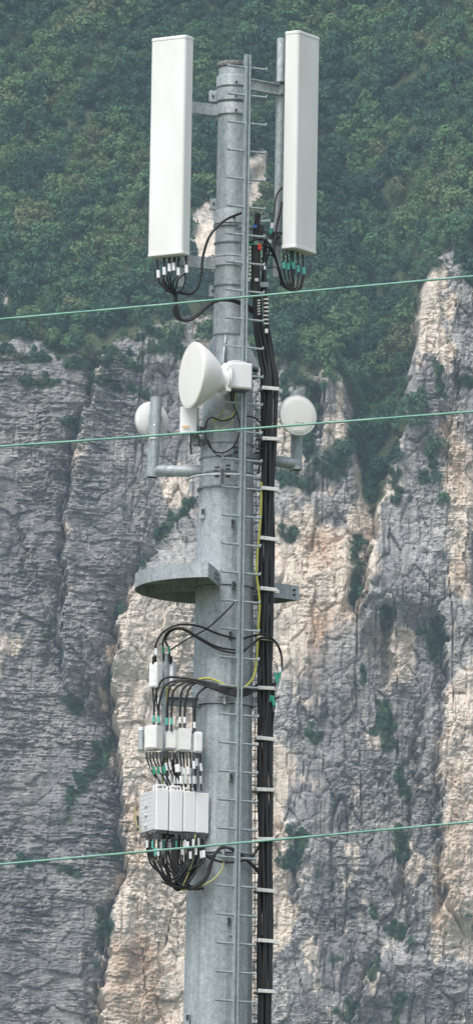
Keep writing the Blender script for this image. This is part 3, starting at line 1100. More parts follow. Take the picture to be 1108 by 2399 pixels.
# ------------------------------------------------------------------ climbing rail with step pins
lr_top, lr_bot = P(580, 128, -.26), P(549, 2420, -.42)
slope = (lr_bot - lr_top) / (lr_bot[2] - lr_top[2])
lad = thing('climbing_rail', 'single climbing rail with step pins running up the front of the mast', 'ladder', (lr_bot + slope * -1.5))
tdir = np.array((math.cos(R(25)), math.sin(R(25)), 0))
ndir = np.array((math.sin(R(25)), -math.cos(R(25)), 0))
ext = lr_bot + slope * (.9 - lr_bot[2])
ax3 = np.array([tdir, -ndir, (lr_top - ext) / np.linalg.norm(lr_top - ext)])
mid = (lr_top + ext) / 2
ln = np.linalg.norm(lr_top - ext)
ml = MB()
for s in (-1, 1):
    ml.box(mid + tdir * .018 * s, (.017, .045, ln), ax3)
ml.build('rail', M['steel_rail'], lad)
MB().box(mid - ndir * .006, (.019, .02, ln - .01), ax3).build('slot_strip', M['galv_dark'], lad)
z_top, pitch = lr_top[2] - .125, 66.2 * K / math.cos(R(9.5))
nr = int((z_top - 12.2) / pitch)
pin0 = None
for k in range(nr):
    c = lr_top + slope * (z_top - k * pitch - lr_top[2])
    for s in (-1, 1):
        if pin0 is None or (s == 1 and pin1 is None):
            q = MB().cyl(c + tdir * .026 * s, c + tdir * .20 * s, .011, 8)
            q.cyl(c + tdir * .196 * s + np.array((0, 0, -.004)), c + tdir * .203 * s + np.array((0, 0, .022)), .009, 6)
            o = q.build('step_pin', M['steel_rail'], lad)
            o['_c'] = [float(v) for v in c]
            if s == -1:
                pin0, pin1 = o, None
            else:
                pin1 = o
        else:
            src = pin0 if s == -1 else pin1
            dup(src, lad, c - np.array(src['_c']))
for o in list(bpy.data.objects):
    if '_c' in o:
        del o['_c']
for py in (540, 1090, 1632, 2200):                     # stand-offs that hold the rail to the shaft
    c = lr_top + slope * (zax(py) - lr_top[2])
    rad = .15 if py < 850 else .25
    MB().cyl(c - ndir * .03, np.array((c[0] * .5, -rad * .8, c[2])), .016, 8).build('stand_off', M['galv'], lad)

# ------------------------------------------------------------------ panel antennas
PORT_L = [(368, 612, 371, 643), (385, 608, 385, 636), (397, 606, 397, 628), (409, 606, 407, 626), (419, 606, 418, 637), (436, 604, 437, 631)]
PORT_R = [(664, 590, 665, 622), (672, 590, 675, 624), (686, 592, 687, 622), (697, 594, 698, 630), (709, 600, 711, 634), (680, 590, 682, 616)]


def panel_antenna(pc, yc, deg, h, label, ports, pcol):
    c = P(pc[0], pc[1], yc)
    ax = rot_axes(deg)
    t = thing('panel_antenna', label, 'antenna', c - np.array((0, 0, h / 2)), 'panel antennas at the mast top')
    W, T = .385, .158
    MB().rbox(c, (W, T, h - .06), ax, .030, 6, .001).build('radome', M['white'], t)
    for s in (-1, 1):
        MB().rbox(c + np.array((0, 0, s * (h / 2 - .016))), (W + .008, T + .008, .034), ax, .033, 6, .006).build('end_cap', M['white'], t)
    MB().box(c - np.array((0, 0, h / 2 + .003)), (W * .8, T * .7, .01), ax).build('port_plate', M['grey_box'], t)
    for px, py0, px1, py1 in ports:
        y = yc + (px - pc[0]) * K * math.tan(R(deg)) * .6
        a, b = P(px, py0 - 4, y), P(px, py0 + 6, y)
        MB().cyl(a, b, .013, 10).build('cable_port', M['bolt'], t)
    for s in (-.72, .72):                              # tilt brackets on the back
        MB().box(c + ax[1] * (T / 2 + .03) + np.array((0, 0, s * h / 2)), (.12, .06, .09), ax, .004).build('back_bracket', M['galv_dark'], t)
    return t


panel_antenna((400.5, 345), -.40, -33, 2.09, 'tall white panel antenna left of the mast top with white sleeved ports', PORT_L, 'sleeve')
panel_antenna((704, 335), .20, 57, 2.09, 'tall white panel antenna right of the mast top with teal sleeved ports', PORT_R, 'teal')


def antenna_mount(label, pipe, arms, yp, rp):
    a, b = P(*pipe[0], yp), P(*pipe[1], yp)
    t = thing('antenna_mount', label, 'mount', b, 'steel mounts of the panel antennas')
    MB().cyl(b, a, rp, 20).build('pipe', M['galv_pale'], t)
    for (p0, p1, h) in arms:
        q0, q1 = P(*p0, -.02), P(*p1, yp)
        d = (q1 - q0) / np.linalg.norm(q1 - q0)
        d[2] = 0
        d /= np.linalg.norm(d)
        n = np.array((-d[1], d[0], 0))
        axs = np.array([d, n, (0, 0, 1)])
        m = (q0 + q1) / 2
        Ln = np.linalg.norm(q1 - q0)
        b3 = MB().box(m, (Ln, .008, h), axs)
        b3.box(m + np.array((0, 0, h / 2)) + n * -.02, (Ln, .05, .008), axs)
        b3.box(m - np.array((0, 0, h / 2)) + n * -.02, (Ln, .05, .008), axs)
        am = b3.build('arm', M['galv_pale'], t)
        MB().box(q1 + np.array((0, -.01, h * .62)), (.085, .10, .02), axs, .003).build('u_clamp', M['bolt'], am)
        MB().box(q1 + np.array((0, -.01, -h * .55)), (.085, .10, .014), axs, .003).build('u_clamp', M['galv_dark'], am)
    return t


antenna_mount('steel pipe and two arms holding the left panel antenna', [((434, 110), (426, 672))][0], [((524, 262), (428, 246), .10), ((524, 619), (428, 611), .10)], -.22, .034)
antenna_mount('steel pipe and two arms holding the right panel antenna', [((658, 90), (648, 650))][0], [((572, 198), (657, 210), .095), ((572, 540), (650, 560), .08)], .27, .036)

# ------------------------------------------------------------------ microwave dishes
NL = np.array((-math.sin(R(68)), -math.cos(R(68)), .02))
NL /= np.linalg.norm(NL)
cd = P(450, 879, -.58)
t = thing('microwave_dish', 'large cream conical microwave dish facing left in front of the mast', 'dish', cd - np.array((0, 0, .31)), 'microwave dishes on the mast')
MB().lathe([(.006, .302), (.012, .296), (.016, .22), (.019, .12), (.020, 0.0001)], 56, cd, NL).build('radome', M['cream'], t)
MB().lathe([(-.262, .115), (-.25, .140), (-.22, .172), (-.17, .215), (-.11, .262), (-.06, .292), (-.035, .305), (-.02, .312), (.006, .314), (.010, .308), (.006, .300)], 56, cd, NL, caps=False).build('shroud', M['cream'], t)
hb = MB().lathe([(-.36, .085), (-.335, .12), (-.30, .12), (-.298, .105), (-.262, .115)], 36, cd, NL).build('hub', M['white_box'], t)
MB().lathe([(-.345, .128), (-.345, .148), (-.318, .148), (-.318, .128)], 36, cd, NL).build('clamp_ring', M['white_box'], hb)
for k in range(4):
    a_ = R(40 + 90 * k)
    e1 = np.cross(NL, (0, 0, 1))
    e1 /= np.linalg.norm(e1)
    e2 = np.cross(NL, e1)
    q = cd + NL * -.33 + (e1 * math.cos(a_) + e2 * math.sin(a_)) * .145
    MB().box(q, (.03, .05, .045), np.array([e1, NL, e2]), .004).build('latch', M['white_box'], hb)

axr = np.array([-NL * np.array((1, 1, 0)) / np.linalg.norm(NL[:2]), np.cross((0, 0, 1), -NL * np.array((1, 1, 0)) / np.linalg.norm(NL[:2])), (0, 0, 1)])
cb_ = P(556, 883, -.40)
t = thing('radio_unit', 'square white radio unit fixed behind the large cream dish', 'radio', cb_ - np.array((0, 0, .135)), 'microwave radio units')
MB().rbox(cb_, (.235, .17, .245), axr, .012, 3).build('case', M['white_box'], t)
MB().box(cb_ + axr[1] * -.087, (.21, .006, .215), axr, .002).build('front_cover', M['white_box'], t)
MB().box(cb_ + axr[1] * -.089 + np.array((-.02, 0, -.045)), (.05, .004, .014), axr).build('badge', M['white'], t)
MB().box(cb_ - np.array((0, 0, .128)), (.20, .13, .018), axr, .003).build('base_plate', M['base_grey'], t)
hd = [cb_ + axr[0] * (.0 + .10 * math.cos(a)) + np.array((0, 0, .122 + .028 * math.sin(a))) for a in np.linspace(math.pi, 0, 14)]
MB().tube(hd, .007, 8).build('handle', M['grey_box'], t)
MB().box(cb_ + axr[1] * .16, (.12, .20, .16), axr, .006).build('mount_block', M['galv_dark'], t)

# smaller radio below the dish
c2 = P(444, 985, -.22)
t = thing('radio_unit', 'narrow white radio unit with an orange sticker below the large dish', 'radio', c2 - np.array((0, 0, .13)), 'microwave radio units')
ax2 = rot_axes(-13)
MB().rbox(c2, (.160, .10, .25), ax2, .005, 3).build('case', M['white_box'], t)
MB().box(c2 + ax2[1] * -.067 + ax2[0] * -.02 + np.array((0, 0, -.07)), (.065, .003, .018), ax2).build('sticker', M['orange'], t)
MB().box(c2 + np.array((.09, 0, -.09)), (.05, .08, .07), ax2, .004).build('bracket', M['galv_dark'], t)
MB().cyl(c2 + np.array((.06, -.03, -.10)), c2 + np.array((.06, -.03, -.17)), .018, 10).build('cable_gland', M['bolt'], t)
MB().box(P(460, 1032, -.15), (.06, .10, .10), ax2, .004).build('bracket', M['galv_dark'], t)
MB().cyl(P(450, 1032, -.1), P(475, 1032, -.05), .02, 10).build('bracket', M['galv'], t)


def pipe_mount(label, top, bot, arm0, arm1, yp, r):
    a, b = P(*top, yp), P(*bot, yp)
    t = thing('dish_mount', label, 'mount', b, 'pipe mounts of the small dishes')
    m = MB().cyl(b, a, r, 28)
    m.build('upright_pipe', M['galv'], t)
    q1 = P(*arm1, yp)
    q0 = P(*arm0, 0)
    MB().cyl(q0, q1, r * .98, 24).build('arm_pipe', M['galv'], t)
    MB().lathe([(-.001, r - .008), (-.0012, .0001)], 28, b, (0, 0, 1), caps=False).build('pipe_mouth', M['dark'], t)
    return t


pipe_mount('galvanised bent pipe holding the small dish left of the mast', (367, 931), (357, 1118), (480, 1104), (358, 1103), 0.0, .056)
pipe_mount('galvanised bent pipe holding the small dish right of the mast', (692, 916), (695, 1101), (560, 1072), (695, 1086), .26, .053)


def small_dish(c, n, rad, label, back):
    n = np.array(n, float)
    n /= np.linalg.norm(n)
    t = thing('microwave_dish', label, 'dish', c - np.array((0, 0, rad)), 'microwave dishes on the mast')
    MB().lathe([(.0, rad - .004), (.004, rad - .009), (.008, rad * .7), (.010, rad * .35), (.011, .0001)], 48, c, n).build('radome', M['white'], t)
    MB().lathe([(-.018, rad - .002), (-.015, rad + .003), (.003, rad + .003), (.006, rad - .002), (.002, rad - .005)], 48, c, n, caps=False).build('rim', M['grey_box'], t)
    MB().lathe([(-.075, .05), (-.072, .08), (-.060, rad * .7), (-.040, rad * .93), (-.018, rad - .002)], 48, c, n).build('back_shell', M['white_box'], t)
    MB().lathe([(-.13, .045), (-.07, .045)], 20, c, n).build('feed_housing', M['grey_box'], t)
    return t, n


td, n = small_dish(P(355, 987, .17), (-math.sin(R(34)), math.cos(R(34)), .0), .182, 'small pale dish seen from behind its pipe left of the mast', True)
MB().box(P(362, 987, .05), (.10, .10, .10), None, .005).build('pipe_clamp', M['galv_dark'], td)
MB().box(P(362, 996, -.058), (.02, .006, .02)).build('sticker', M['sleeve'], td)
MB().box(P(358, 1026, -.055), (.06, .016, .02), None, .003).build('pipe_band', M['white_clip'], td)
td, n = small_dish(P(698, 973, .06), (math.sin(R(26)), -math.cos(R(26)), .0), .190, 'small white round dish facing the viewer right of the cable run', False)
e1 = np.cross((0, 0, 1), -n)
e1 /= np.linalg.norm(e1)
for dx, dz, w, h_ in ((-.075, -.070, .022, .010), (-.045, -.072, .02, .006), (-.02, -.071, .016, .008), (.0, -.071, .018, .008)):
    q = P(698, 973, .06) + e1 * (dx + .03) + np.array((0, 0, dz)) + n * .0095
    MB().box(q, (w, .003, h_), np.array([e1, -n, (0, 0, 1)])).build('printed_mark', M['mark'], td)
ov = [P(698, 973, .06) + e1 * (.05 * math.cos(a)) + np.array((0, 0, -.152 + .010 * math.sin(a))) + n * .012 for a in np.linspace(0, 2 * math.pi, 24)]
MB().tube(ov, .0025, 5).build('drain_cover', M['grey_box'], td)
MB().box(P(694, 973, .2), (.10, .10, .14), None, .005).build('pipe_clamp', M['galv_dark'], td)

# ------------------------------------------------------------------ equipment ring
zc0, zc1 = zax(1385), zax(1351)
ring = thing('equipment_ring', 'open galvanised steel ring bracket bolted round the mast', 'bracket', (0, 0, zc0))


def arc_band(a0, a1, r0, r1, z0, z1, n):
    b = MB()
    ts = np.linspace(R(a0), R(a1), n)
    vs = []
    for t in ts:
        for (r, z) in ((r0, z0), (r1, z0), (r1, z1), (r0, z1)):
            vs.append((r * math.cos(t), r * math.sin(t), z))
    fs = [(i * 4 + k, i * 4 + (k + 1) % 4, i * 4 + 4 + (k + 1) % 4, i * 4 + 4 + k) for i in range(n - 1) for k in range(4)]
    fs += [(3, 2, 1, 0), tuple((n - 1) * 4 + k for k in range(4))]
    return b.add(vs, fs)


RO = .84
arc_band(104, 259, RO - .012, RO, zc0, zc1, 48).build('rim_band', M['galv'], ring)
arc_band(104, 259, .29, RO - .013, zc1 - .030, zc1 - .018, 40).build('deck_plate', M['galv'], ring)
arc_band(34, 88, RO - .012, RO, zc0, zc1, 20).build('rim_band', M['galv'], ring)
arc_band(34, 88, .29, RO - .013, zc1 - .030, zc1 - .018, 20).build('deck_plate', M['galv_dark'], ring)
for a_, rr in ((259, RO), (34, RO), (150, RO - .02), (205, RO - .02), (104, RO), (88, RO)):
    d = np.array((math.cos(R(a_)), math.sin(R(a_)), 0))
    nn = np.array((-d[1], d[0], 0))
    zt = zc1 if rr == RO else zc1 - .032
    z0_ = zc0 if rr == RO else zc0 + .03
    pl = MB().plate([d * .285 + (0, 0, z0_), d * rr + (0, 0, z0_), d * rr + (0, 0, zt), d * .285 + (0, 0, zt)], nn * .012).build('radial_plate', M['galv'], ring)
    if a_ in (34, 259):
        for rb in (.70, .66) if a_ == 34 else (.4, .5):
            for dz in (.045, .09):
                q = d * (.78 if a_ == 34 else rb) + np.array((0, 0, zc0 + dz))
                sg = -1 if a_ == 34 else 1
                MB().cyl(q, q + nn * .018 * sg, .011, 8).build('bolt', M['bolt'], pl)

# ------------------------------------------------------------------ radio equipment left of the mast
t = thing('equipment_bracket', 'galvanised pipe and arm holding the small filter boxes beside the mast', 'bracket', P(386, 1850, -.2))
MB().cyl(P(386, 1850, -.2), P(388, 1532, -.2), .036, 18).build('pipe', M['galv'], t)
q0, q1 = P(470, 1648, -.16), P(378, 1640, -.2)
d = (q1 - q0) * np.array((1, 1, 0))
d /= np.linalg.norm(d)
axs = np.array([d, (-d[1], d[0], 0), (0, 0, 1)])
m_ = (q0 + q1) / 2
bb = MB().box(m_, (np.linalg.norm(q1 - q0), .01, .075), axs)
bb.box(m_ + np.array((0, 0, .037)), (np.linalg.norm(q1 - q0), .06, .008), axs)
bb.box(m_ - np.array((0, 0, .037)), (np.linalg.norm(q1 - q0), .06, .008), axs)
bb.build('arm', M['galv_dark'], t)
MB().cyl(P(331, 1757, -.15), P(331, 1712, -.15), .028, 16).build('side_pipe', M['galv_pale'], t)
MB().lathe([(0, .031), (.03, .031), (.034, .028)], 16, P(331, 1712, -.15), (0, 0, 1)).build('side_cap', M['white_box'], t)
MB().box(P(345, 1730, -.12), (.12, .02, .05)).build('side_arm', M['galv_dark'], t)


def filter_box(pc, yc, deg, size, label, shade='white_box'):
    c = P(pc[0], pc[1], yc)
    ax = rot_axes(deg)
    t = thing('filter_box', label, 'filter box', c - np.array((0, 0, size[2] / 2)), 'filter boxes beside the mast')
    MB().rbox(c, size, ax, .008, 3).build('case', M[shade], t)
    MB().box(c + ax[1] * (-size[1] / 2 - .002), (size[0] * .86, .006, size[2] * .88), ax, .002).build('cover', M['white_box'], t)
    for s in (-1, 1):
        MB().box(c + np.array((0, 0, s * (size[2] / 2 + .004))), (size[0] * .8, size[1] * .8, .008), ax).build('port_plate', M['grey_box'], t)
    for dx, dz in ((-.02, .05), (.025, -.05), (.02, .03)):
        MB().box(c + ax[1] * (-size[1] / 2 - .006) + ax[0] * dx + np.array((0, 0, dz)), (.012, .004, .006), ax).build('rivet', M['grey_box'], t)
    return t


filter_box((365.5, 1583), -.30, -38, (.098, .085, .228), 'bright white filter box left of the pipe, in the top pair')
filter_box((400, 1578), -.16, -20, (.080, .07, .215), 'grey-sided filter box right of the pipe, in the top pair', 'grey_box')
filter_box((360.5, 1729), -.36, -32, (.135, .115, .215), 'widest white filter box, leftmost in the row of four')
filter_box((399, 1734), -.28, 12, (.10, .10, .180), 'lower set white filter box, second in the row of four', 'grey_box')
filter_box((430.5, 1735), -.34, 14, (.125, .11, .205), 'broad white filter box, third in the row of four', 'grey_box')
filter_box((463, 1740), -.36, 16, (.070, .09, .185), 'narrowest white filter box, nearest the mast in the row of four')

axu = rot_axes(24)
dU, nU = axu[0], axu[1]
u0 = P(381, 1896, -.50)
UN = [('finned white radio unit with its grey ribbed side showing, leftmost of four', True, 0.0, .124),
      ('white radio unit with flat loop handle, second from the left of four', True, .141, .130),
      ('white radio unit with tall open handle, third from the left of four', True, .276, .120),
      ('white radio unit without handle, nearest the mast of the four', False, .406, .130)]
for k, (lab, hnd, off, w) in enumerate(UN):
    Dp = .40
    c = u0 + dU * off + nU * Dp / 2 - np.array((0, 0, .002 * k))
    hgt = .392 if k < 2 else .378
    t = thing('radio_unit', lab, 'radio', c - np.array((0, 0, hgt / 2)), 'row of white radio units')
    MB().rbox(c + nU * .02, (w, Dp - .05, hgt - .02), axu, .006, 2).build('case', M['grey_box'], t)
    MB().rbox(c - nU * (Dp / 2 - .014), (w + .002, .034, hgt), axu, .010, 4).build('front_cover', M['white_box'], t)
    if k == 0:
        for q in range(9):
            MB().box(c - dU * (w / 2 - .0025) + nU * (.02) + np.array((0, 0, (q - 4) * .041)), (.008, Dp - .09, .008), axu).build('cooling_fin', M['grey_box'], t)
        for dz in (.06, -.03, -.13):
            MB().box(c - dU * (w / 2 + .012) + nU * .03 + np.array((0, 0, dz)), (.012, .05, .014), axu, .003).build('boss', M['white_box'], t)
    MB().box(c - np.array((0, 0, hgt / 2 + .010)), (w * .95, Dp * .92, .034), axu, .004).build('base_plate', M['base_grey'], t)
    if hnd:
        zt = hgt / 2
        hp = [c - nU * (Dp / 2 - .03) + dU * sx * w * .40 + np.array((0, 0, zt + dz)) for sx, dz in ((-1, -.01), (-1, .026), (-.9, .034), (.9, .034), (1, .026), (1, -.01))]
        MB().tube(hp, .0085, 8).build('handle', M['white_box'], t)
        MB().tube([p_ + nU * .07 for p_ in hp], .0085, 8).build('handle', M['white_box'], t)
t = thing('unit_carrier', 'dark steel carrier frame behind the row of radio units', 'bracket', P(420, 1905, -.2))
MB().box(P(430, 1880, -.14), (.46, .05, .06), axu, .004).build('crossbar', M['galv_dark'], t)
MB().box(P(430, 1925, -.14), (.46, .05, .06), axu, .004).build('crossbar', M['galv_dark'], t)
MB().cyl(P(450, 1900, -.12), P(500, 1900, -.05), .03, 12).build('stub', M['galv_dark'], t)
MB().cyl(P(324, 1945, -.22), P(324, 1912, -.22), .009, 8).build('grounding_stud', M['bolt'], t)

# ------------------------------------------------------------------ cables


def cable(pts, r, label, mtl='black', name='cable', group=None, n=8, sleeves=(), sub=7):
    w = [P(*p) for p in pts]
    o = MB().tube(spline(w, sub), r, n).build(name, M[mtl], origin=w[0], sharp=80)
    tag(o, label, 'cable', group)
    for (a, b, sr, sm) in sleeves:
        MB().cyl(P(*a), P(*b), sr, 10).build('connector_sleeve', M[sm], o)
    return o


# feeder run down the side of the mast
down = [(632, 900), (630, 1030), (627, 1145), (625, 1262), (624, 1380), (622, 1500), (622, 1613), (621, 1730), (622, 1850), (622, 1965), (622, 2087), (621, 2205), (620, 2323), (619, 2420)]
tops = {0: [(596, 640), (597, 740), (601, 790), (610, 840)], 1: [(601, 660), (603, 745), (609, 790), (619, 840)], 2: [(606, 680), (610, 740), (619, 790), (629, 840)],
        3: [(619, 640), (621, 710), (626, 775), (634, 825)], 4: [(625, 700), (628, 760), (636, 805), (642, 850)], 5: [(599, 650), (600, 745), (606, 795), (614, 845)],
        6: [(604, 670), (607, 742), (614, 790), (624, 838)]}
offs = {0: (-11.5, -.07), 1: (-4.0, -.085), 2: (3.8, -.085), 3: (11, -.07), 4: (14, -.02), 5: (-13, -.015), 6: (0, -.03)}
for k in range(7):
    ox_, oy_ = offs[k]
    pts = [(x, y, -.02 + oy_ * .3) for x, y in tops[k]]
    for i, (x, y) in enumerate(down):
        s = 1.15 if i == 0 else 1.0
        wob = 2.4 * math.sin(k * 2.1 + i * 1.7)
        pts.append((x + ox_ * s + wob, y, oy_ + .004 * math.sin(k + i * 2.3)))
    e = np.array(P(*pts[-1]))
    w = [P(*p) for p in pts] + [e + np.array((0, 0, -4)), e + np.array((.05, 0, -e[2] + .3))]
    o = MB().tube(spline(w, 7), .0205 if k != 4 else .012, 10).build('feeder_cable', M['black'], origin=w[0], sharp=80)
    tag(o, 'thick black feeder cable in the bundle running down beside the mast', 'cable', 'feeder cables of the main bundle')

# white clamps across the feeder run
proto = None
CL = [(632, 911), (631, 1029), (628, 1146), (627, 1263), (625, 1381), (624, 1497), (622, 1613), (622, 1731), (622, 1851), (622, 1967), (622, 2087), (622, 2205), (621, 2323), (620, 2440)]
where = ['topmost white clamp on the black cable bundle, above the right small dish', 'white cable clamp just below the middle wire, beside the right small dish',
         'white cable clamp at the upper end of the yellow-green cable', 'white cable clamp between the hoop and the ring bracket',
         'white cable clamp level with the right end plate of the ring bracket', 'white cable clamp where the looping jumpers cross the bundle',
         'white cable clamp beside the green connectors on the bundle', 'white cable clamp level with the row of four filter boxes',
         'white cable clamp level with the tops of the radio units', 'white cable clamp crossed by the lowest green wire',
         'white cable clamp level with the lowest cable loops', 'third white cable clamp from the bottom of the bundle'.replace('third', 'second'),
         'lowest white clamp in view on the black cable bundle', 'white cable clamp below the picture edge on the bundle']
for (px, py), lab in zip(CL[:13], where):
    c = P(px, py, -.10)
    if proto is None:
        proto = thing('cable_clamp', lab, 'clamp', c, 'white clamps along the cable bundle')
        tl = np.array([(math.cos(R(18)), math.sin(R(18)), -.02), (-math.sin(R(18)), math.cos(R(18)), 0), (0, 0, 1)])
        b = MB().rbox(c + np.array((.005, -.03, 0)), (.17, .022, .034), tl, .006, 2)
        b.build('front_jaw', M['white_clip'], proto)
        MB().rbox(c + np.array((.075, .10, .0)), (.08, .03, .036), tl, .006, 2).build('rear_jaw', M['white_clip'], proto)
        MB().cyl(c + np.array((-.045, -.045, 0)), c + np.array((-.045, -.056, 0)), .011, 8).build('bolt', M['bolt'], proto)
        MB().box(c + np.array((-.06, .05, -.004)), (.05, .14, .02), tl).build('bracket', M['galv_dark'], proto)
    else:
        o = dup(proto, None, c + np.array((random.uniform(-.008, .012), 0, 0)))
        o.rotation_euler = (0, R(random.uniform(-3.5, 2.5)), R(random.uniform(-6, 6)))
        o['label'] = lab

# wire ladder that carries the feeder run
ct = thing('cable_ladder', 'thin galvanised wire ladder between the mast and the black cables', 'cable ladder', P(602, 2450, .05))
top_, bot_ = P(607, 930, .05), P(603, 2450, .05)
for dx in (-.028, .028):
    MB().cyl(bot_ + np.array((dx, 0, 0)), top_ + np.array((dx, 0, 0)), .004, 6).build('side_wire', M['galv_dark'], ct)
rod = None
nrod = 74
for k in range(nrod):
    c = bot_ + (top_ - bot_) * (k + .5) / nrod
    if rod is None:
        rod = MB().cyl(c + np.array((-.05, 0, 0)), c + np.array((.05, 0, 0)), .0045, 6).build('cross_wire', M['bolt'], ct)
        c0 = c
    else:
        dup(rod, ct, c - c0)

# earth cables
cable([(612, 1130, -.12), (612, 1146, -.13), (611, 1200, -.14), (607, 1255, -.14), (602, 1310, -.14), (601, 1345, -.14), (606, 1385, -.14), (608, 1420, -.14), (605, 1470, -.14),
       (603, 1520, -.14), (598, 1570, -.17), (590, 1592, -.22), (575, 1608, -.33), (555, 1613, -.36), (530, 1606, -.36), (505, 1594, -.34), (485, 1589, -.33), (462, 1593, -.33)],
      .0115, 'long yellow-green earth cable winding down beside the black bundle', 'ylw', 'earth_cable')
cable([(524, 960, -.28), (512, 975, -.30), (500, 984, -.30), (515, 985, -.31), (535, 978, -.32), (549, 968, -.33), (552, 945, -.34), (551, 918, -.36)], .006,
      'thin yellow earth cable dropping from the square radio unit', 'ylw', 'earth_cable')
cable([(498, 984, -.29), (506, 998, -.30), (522, 1003, -.31), (538, 995, -.32), (548, 975, -.33)], .005, 'thin yellow loop of earth cable below the square radio unit', 'ylw_pale', 'earth_cable')
cable([(414, 1620, -.24), (396, 1612, -.26), (378, 1609, -.28), (372, 1604, -.29)], .006, 'short yellow-green cable under the top filter pair', 'ylw_pale', 'earth_cable')
cable([(393, 1610, -.26), (391, 1640, -.26), (390, 1690, -.26)], .007, 'straight yellow-green cable hanging along the bracket pipe', 'ylw', 'earth_cable')
cable([(442, 1622, -.27), (437, 1640, -.28), (434, 1680, -.29)], .006, 'short pale yellow-green cable above the third filter box', 'ylw_pale', 'earth_cable')
cable([(385, 1765, -.3), (388, 1790, -.31), (382, 1820, -.32), (380, 1848, -.33)], .008, 'green-yellow cable between filter row and radio units', 'ylw', 'earth_cable')
cable([(458, 1955, -.5), (454, 1985, -.5), (451, 2015, -.5), (441, 2048, -.48), (430, 2072, -.46), (425, 2084, -.45), (445, 2084, -.44), (472, 2076, -.43), (500, 2060, -.43), (518, 2040, -.42), (525, 2018, -.41)],
      .0075, 'yellow-green earth cable looping under the radio units', 'ylw_pale', 'earth_cable')
cable([(330, 1945, -.25), (320, 1930, -.25), (317, 1905, -.25), (316, 1890, -.25)], .005, 'thin yellow-green wire at the outer end of the radio units', 'ylw_pale', 'earth_cable')

# jumpers of the left antenna
for k, (px, py, qx, qy) in enumerate(PORT_L):
    y = -.42 + (px - 400) * K * -.4
    cable([(px, py, y), ((px + qx) / 2, (py + qy) / 2, y), (qx, qy + 6, y), (qx + (396 - qx) * .35 - 4, qy + 22, y), (396 + k * 3, 676 + k, y + .03), (412 + k, 684 + k, y + .05)], .0085,
          'short black jumper with white sleeve hanging under the left panel antenna', 'black', 'jumper_cable', 'jumpers under the left panel antenna',
          sleeves=[((qx, qy - 10, y), (qx + .8, qy + 8, y), .0165, 'sleeve')])
cable([(384, 640, -.38), (382, 662, -.38), (392, 681, -.38), (418, 685, -.37), (446, 688, -.36), (464, 672, -.35), (472, 640, -.34), (476, 600, -.33), (490, 556, -.32), (512, 528, -.30), (534, 512, -.27), (566, 499, -.2)],
      .0125, 'thick black cable arching from the left antenna up to the rail', 'black', 'jumper_cable')
cable([(433, 640, -.4), (434, 660, -.4), (424, 680, -.39), (404, 684, -.39), (388, 672, -.39), (383, 655, -.39)], .008, 'black ring of cable below the left antenna', 'black', 'jumper_cable')
for k, dx in enumerate((0, 5, -6)):
    cable([(410 + dx * .6, 684, -.36), (413 + dx * .4, 712, -.36), (413 + dx, 730, -.36), (422 + dx * .6, 746 + k, -.36), (440, 752 - k * 2, -.35), (462, 741 - k * 3, -.34), (494, 713 - k * 2, -.32), (528, 702 + k, -.28), (560, 706 + k * 3, -.22), (592, 722 + k * 6, -.1)],
          .011, 'thick black cable sagging from the left antenna to the feeder bundle', 'black', 'jumper_cable', 'sagging cables of the left antenna')
cable([(396, 682, -.35), (394, 686, -.37), (402, 683, -.37)], .007, 'small white cable tie on the left antenna jumpers', 'sleeve', 'cable_tie')

# jumpers of the right antenna
for k, (px, py, qx, qy) in enumerate(PORT_R):
    y = .14 + k * .012
    ex = 684 - 3 * k
    cable([(px, py - 2, y), ((px + qx) / 2, (py + qy) / 2, y), (qx, qy + 12, y), (qx + (690 - qx) * .15, qy + 30, y), (688 + (qx - 688) * .55, 668 + 2 * k, y), (ex, 679 - k, y), (ex - 14, 668 - k, y)],
          .008, 'short black jumper with teal sleeve hanging under the right panel antenna', 'black', 'jumper_cable', 'jumpers under the right panel antenna',
          sleeves=[((qx, qy - 8, y), (qx + .5, qy + 8, y), .0165, 'teal')])
cable([(584, 568, -.12), (604, 560, -.12), (624, 565, -.1), (640, 588, -.06), (650, 620, .0), (660, 652, .06), (668, 670, .1), (690, 681, .12), (704, 668, .13), (708, 650, .13)], .011,
      'thick black cable curving from the rail to the right antenna', 'black', 'jumper_cable')
cable([(606, 575, -.1), (626, 577, -.08), (640, 596, -.03), (650, 622, .03), (661, 655, .08), (672, 676, .1), (684, 680, .12)], .009, 'second black cable curving to the right antenna', 'black', 'jumper_cable')
cable([(612, 606, -.05), (626, 597, -.03), (642, 602, .02), (652, 630, .05), (657, 660, .08), (668, 676, .1)], .007, 'lower thin black loop to the right antenna', 'black', 'jumper_cable')
cable([(614, 620, -.05), (628, 628, -.03), (645, 626, .02), (655, 640, .06)], .005, 'thin black strand below the loops of the right antenna', 'black_soft', 'jumper_cable')
cable([(662, 440, .22), (653, 448, .2), (645, 468, .17), (642, 500, .13), (638, 530, .1)], .009, 'black cable curling out beside the right antenna pipe', 'black', 'jumper_cable',
      sleeves=[((633, 511, .1), (633, 522, .1), .016, 'green')])
cable([(660, 474, .18), (655, 500, .15), (648, 528, .12), (644, 560, .08), (640, 600, .05)], .013, 'thick dark cable hanging beside the right antenna edge', 'black', 'jumper_cable')
cable([(633, 512, .08), (636, 535, .07), (634, 560, .05), (630, 590, .02), (622, 625, .0), (619, 690, -.02)], .008, 'black cable with green and white sleeves beside the right antenna pipe', 'black', 'jumper_cable',
      sleeves=[((637, 522, .07), (636, 535, .07), .016, 'sleeve'), ((636, 536, .07), (633, 549, .07), .018, 'green'), ((626, 598, .02), (619, 606, .01), .018, 'green')])

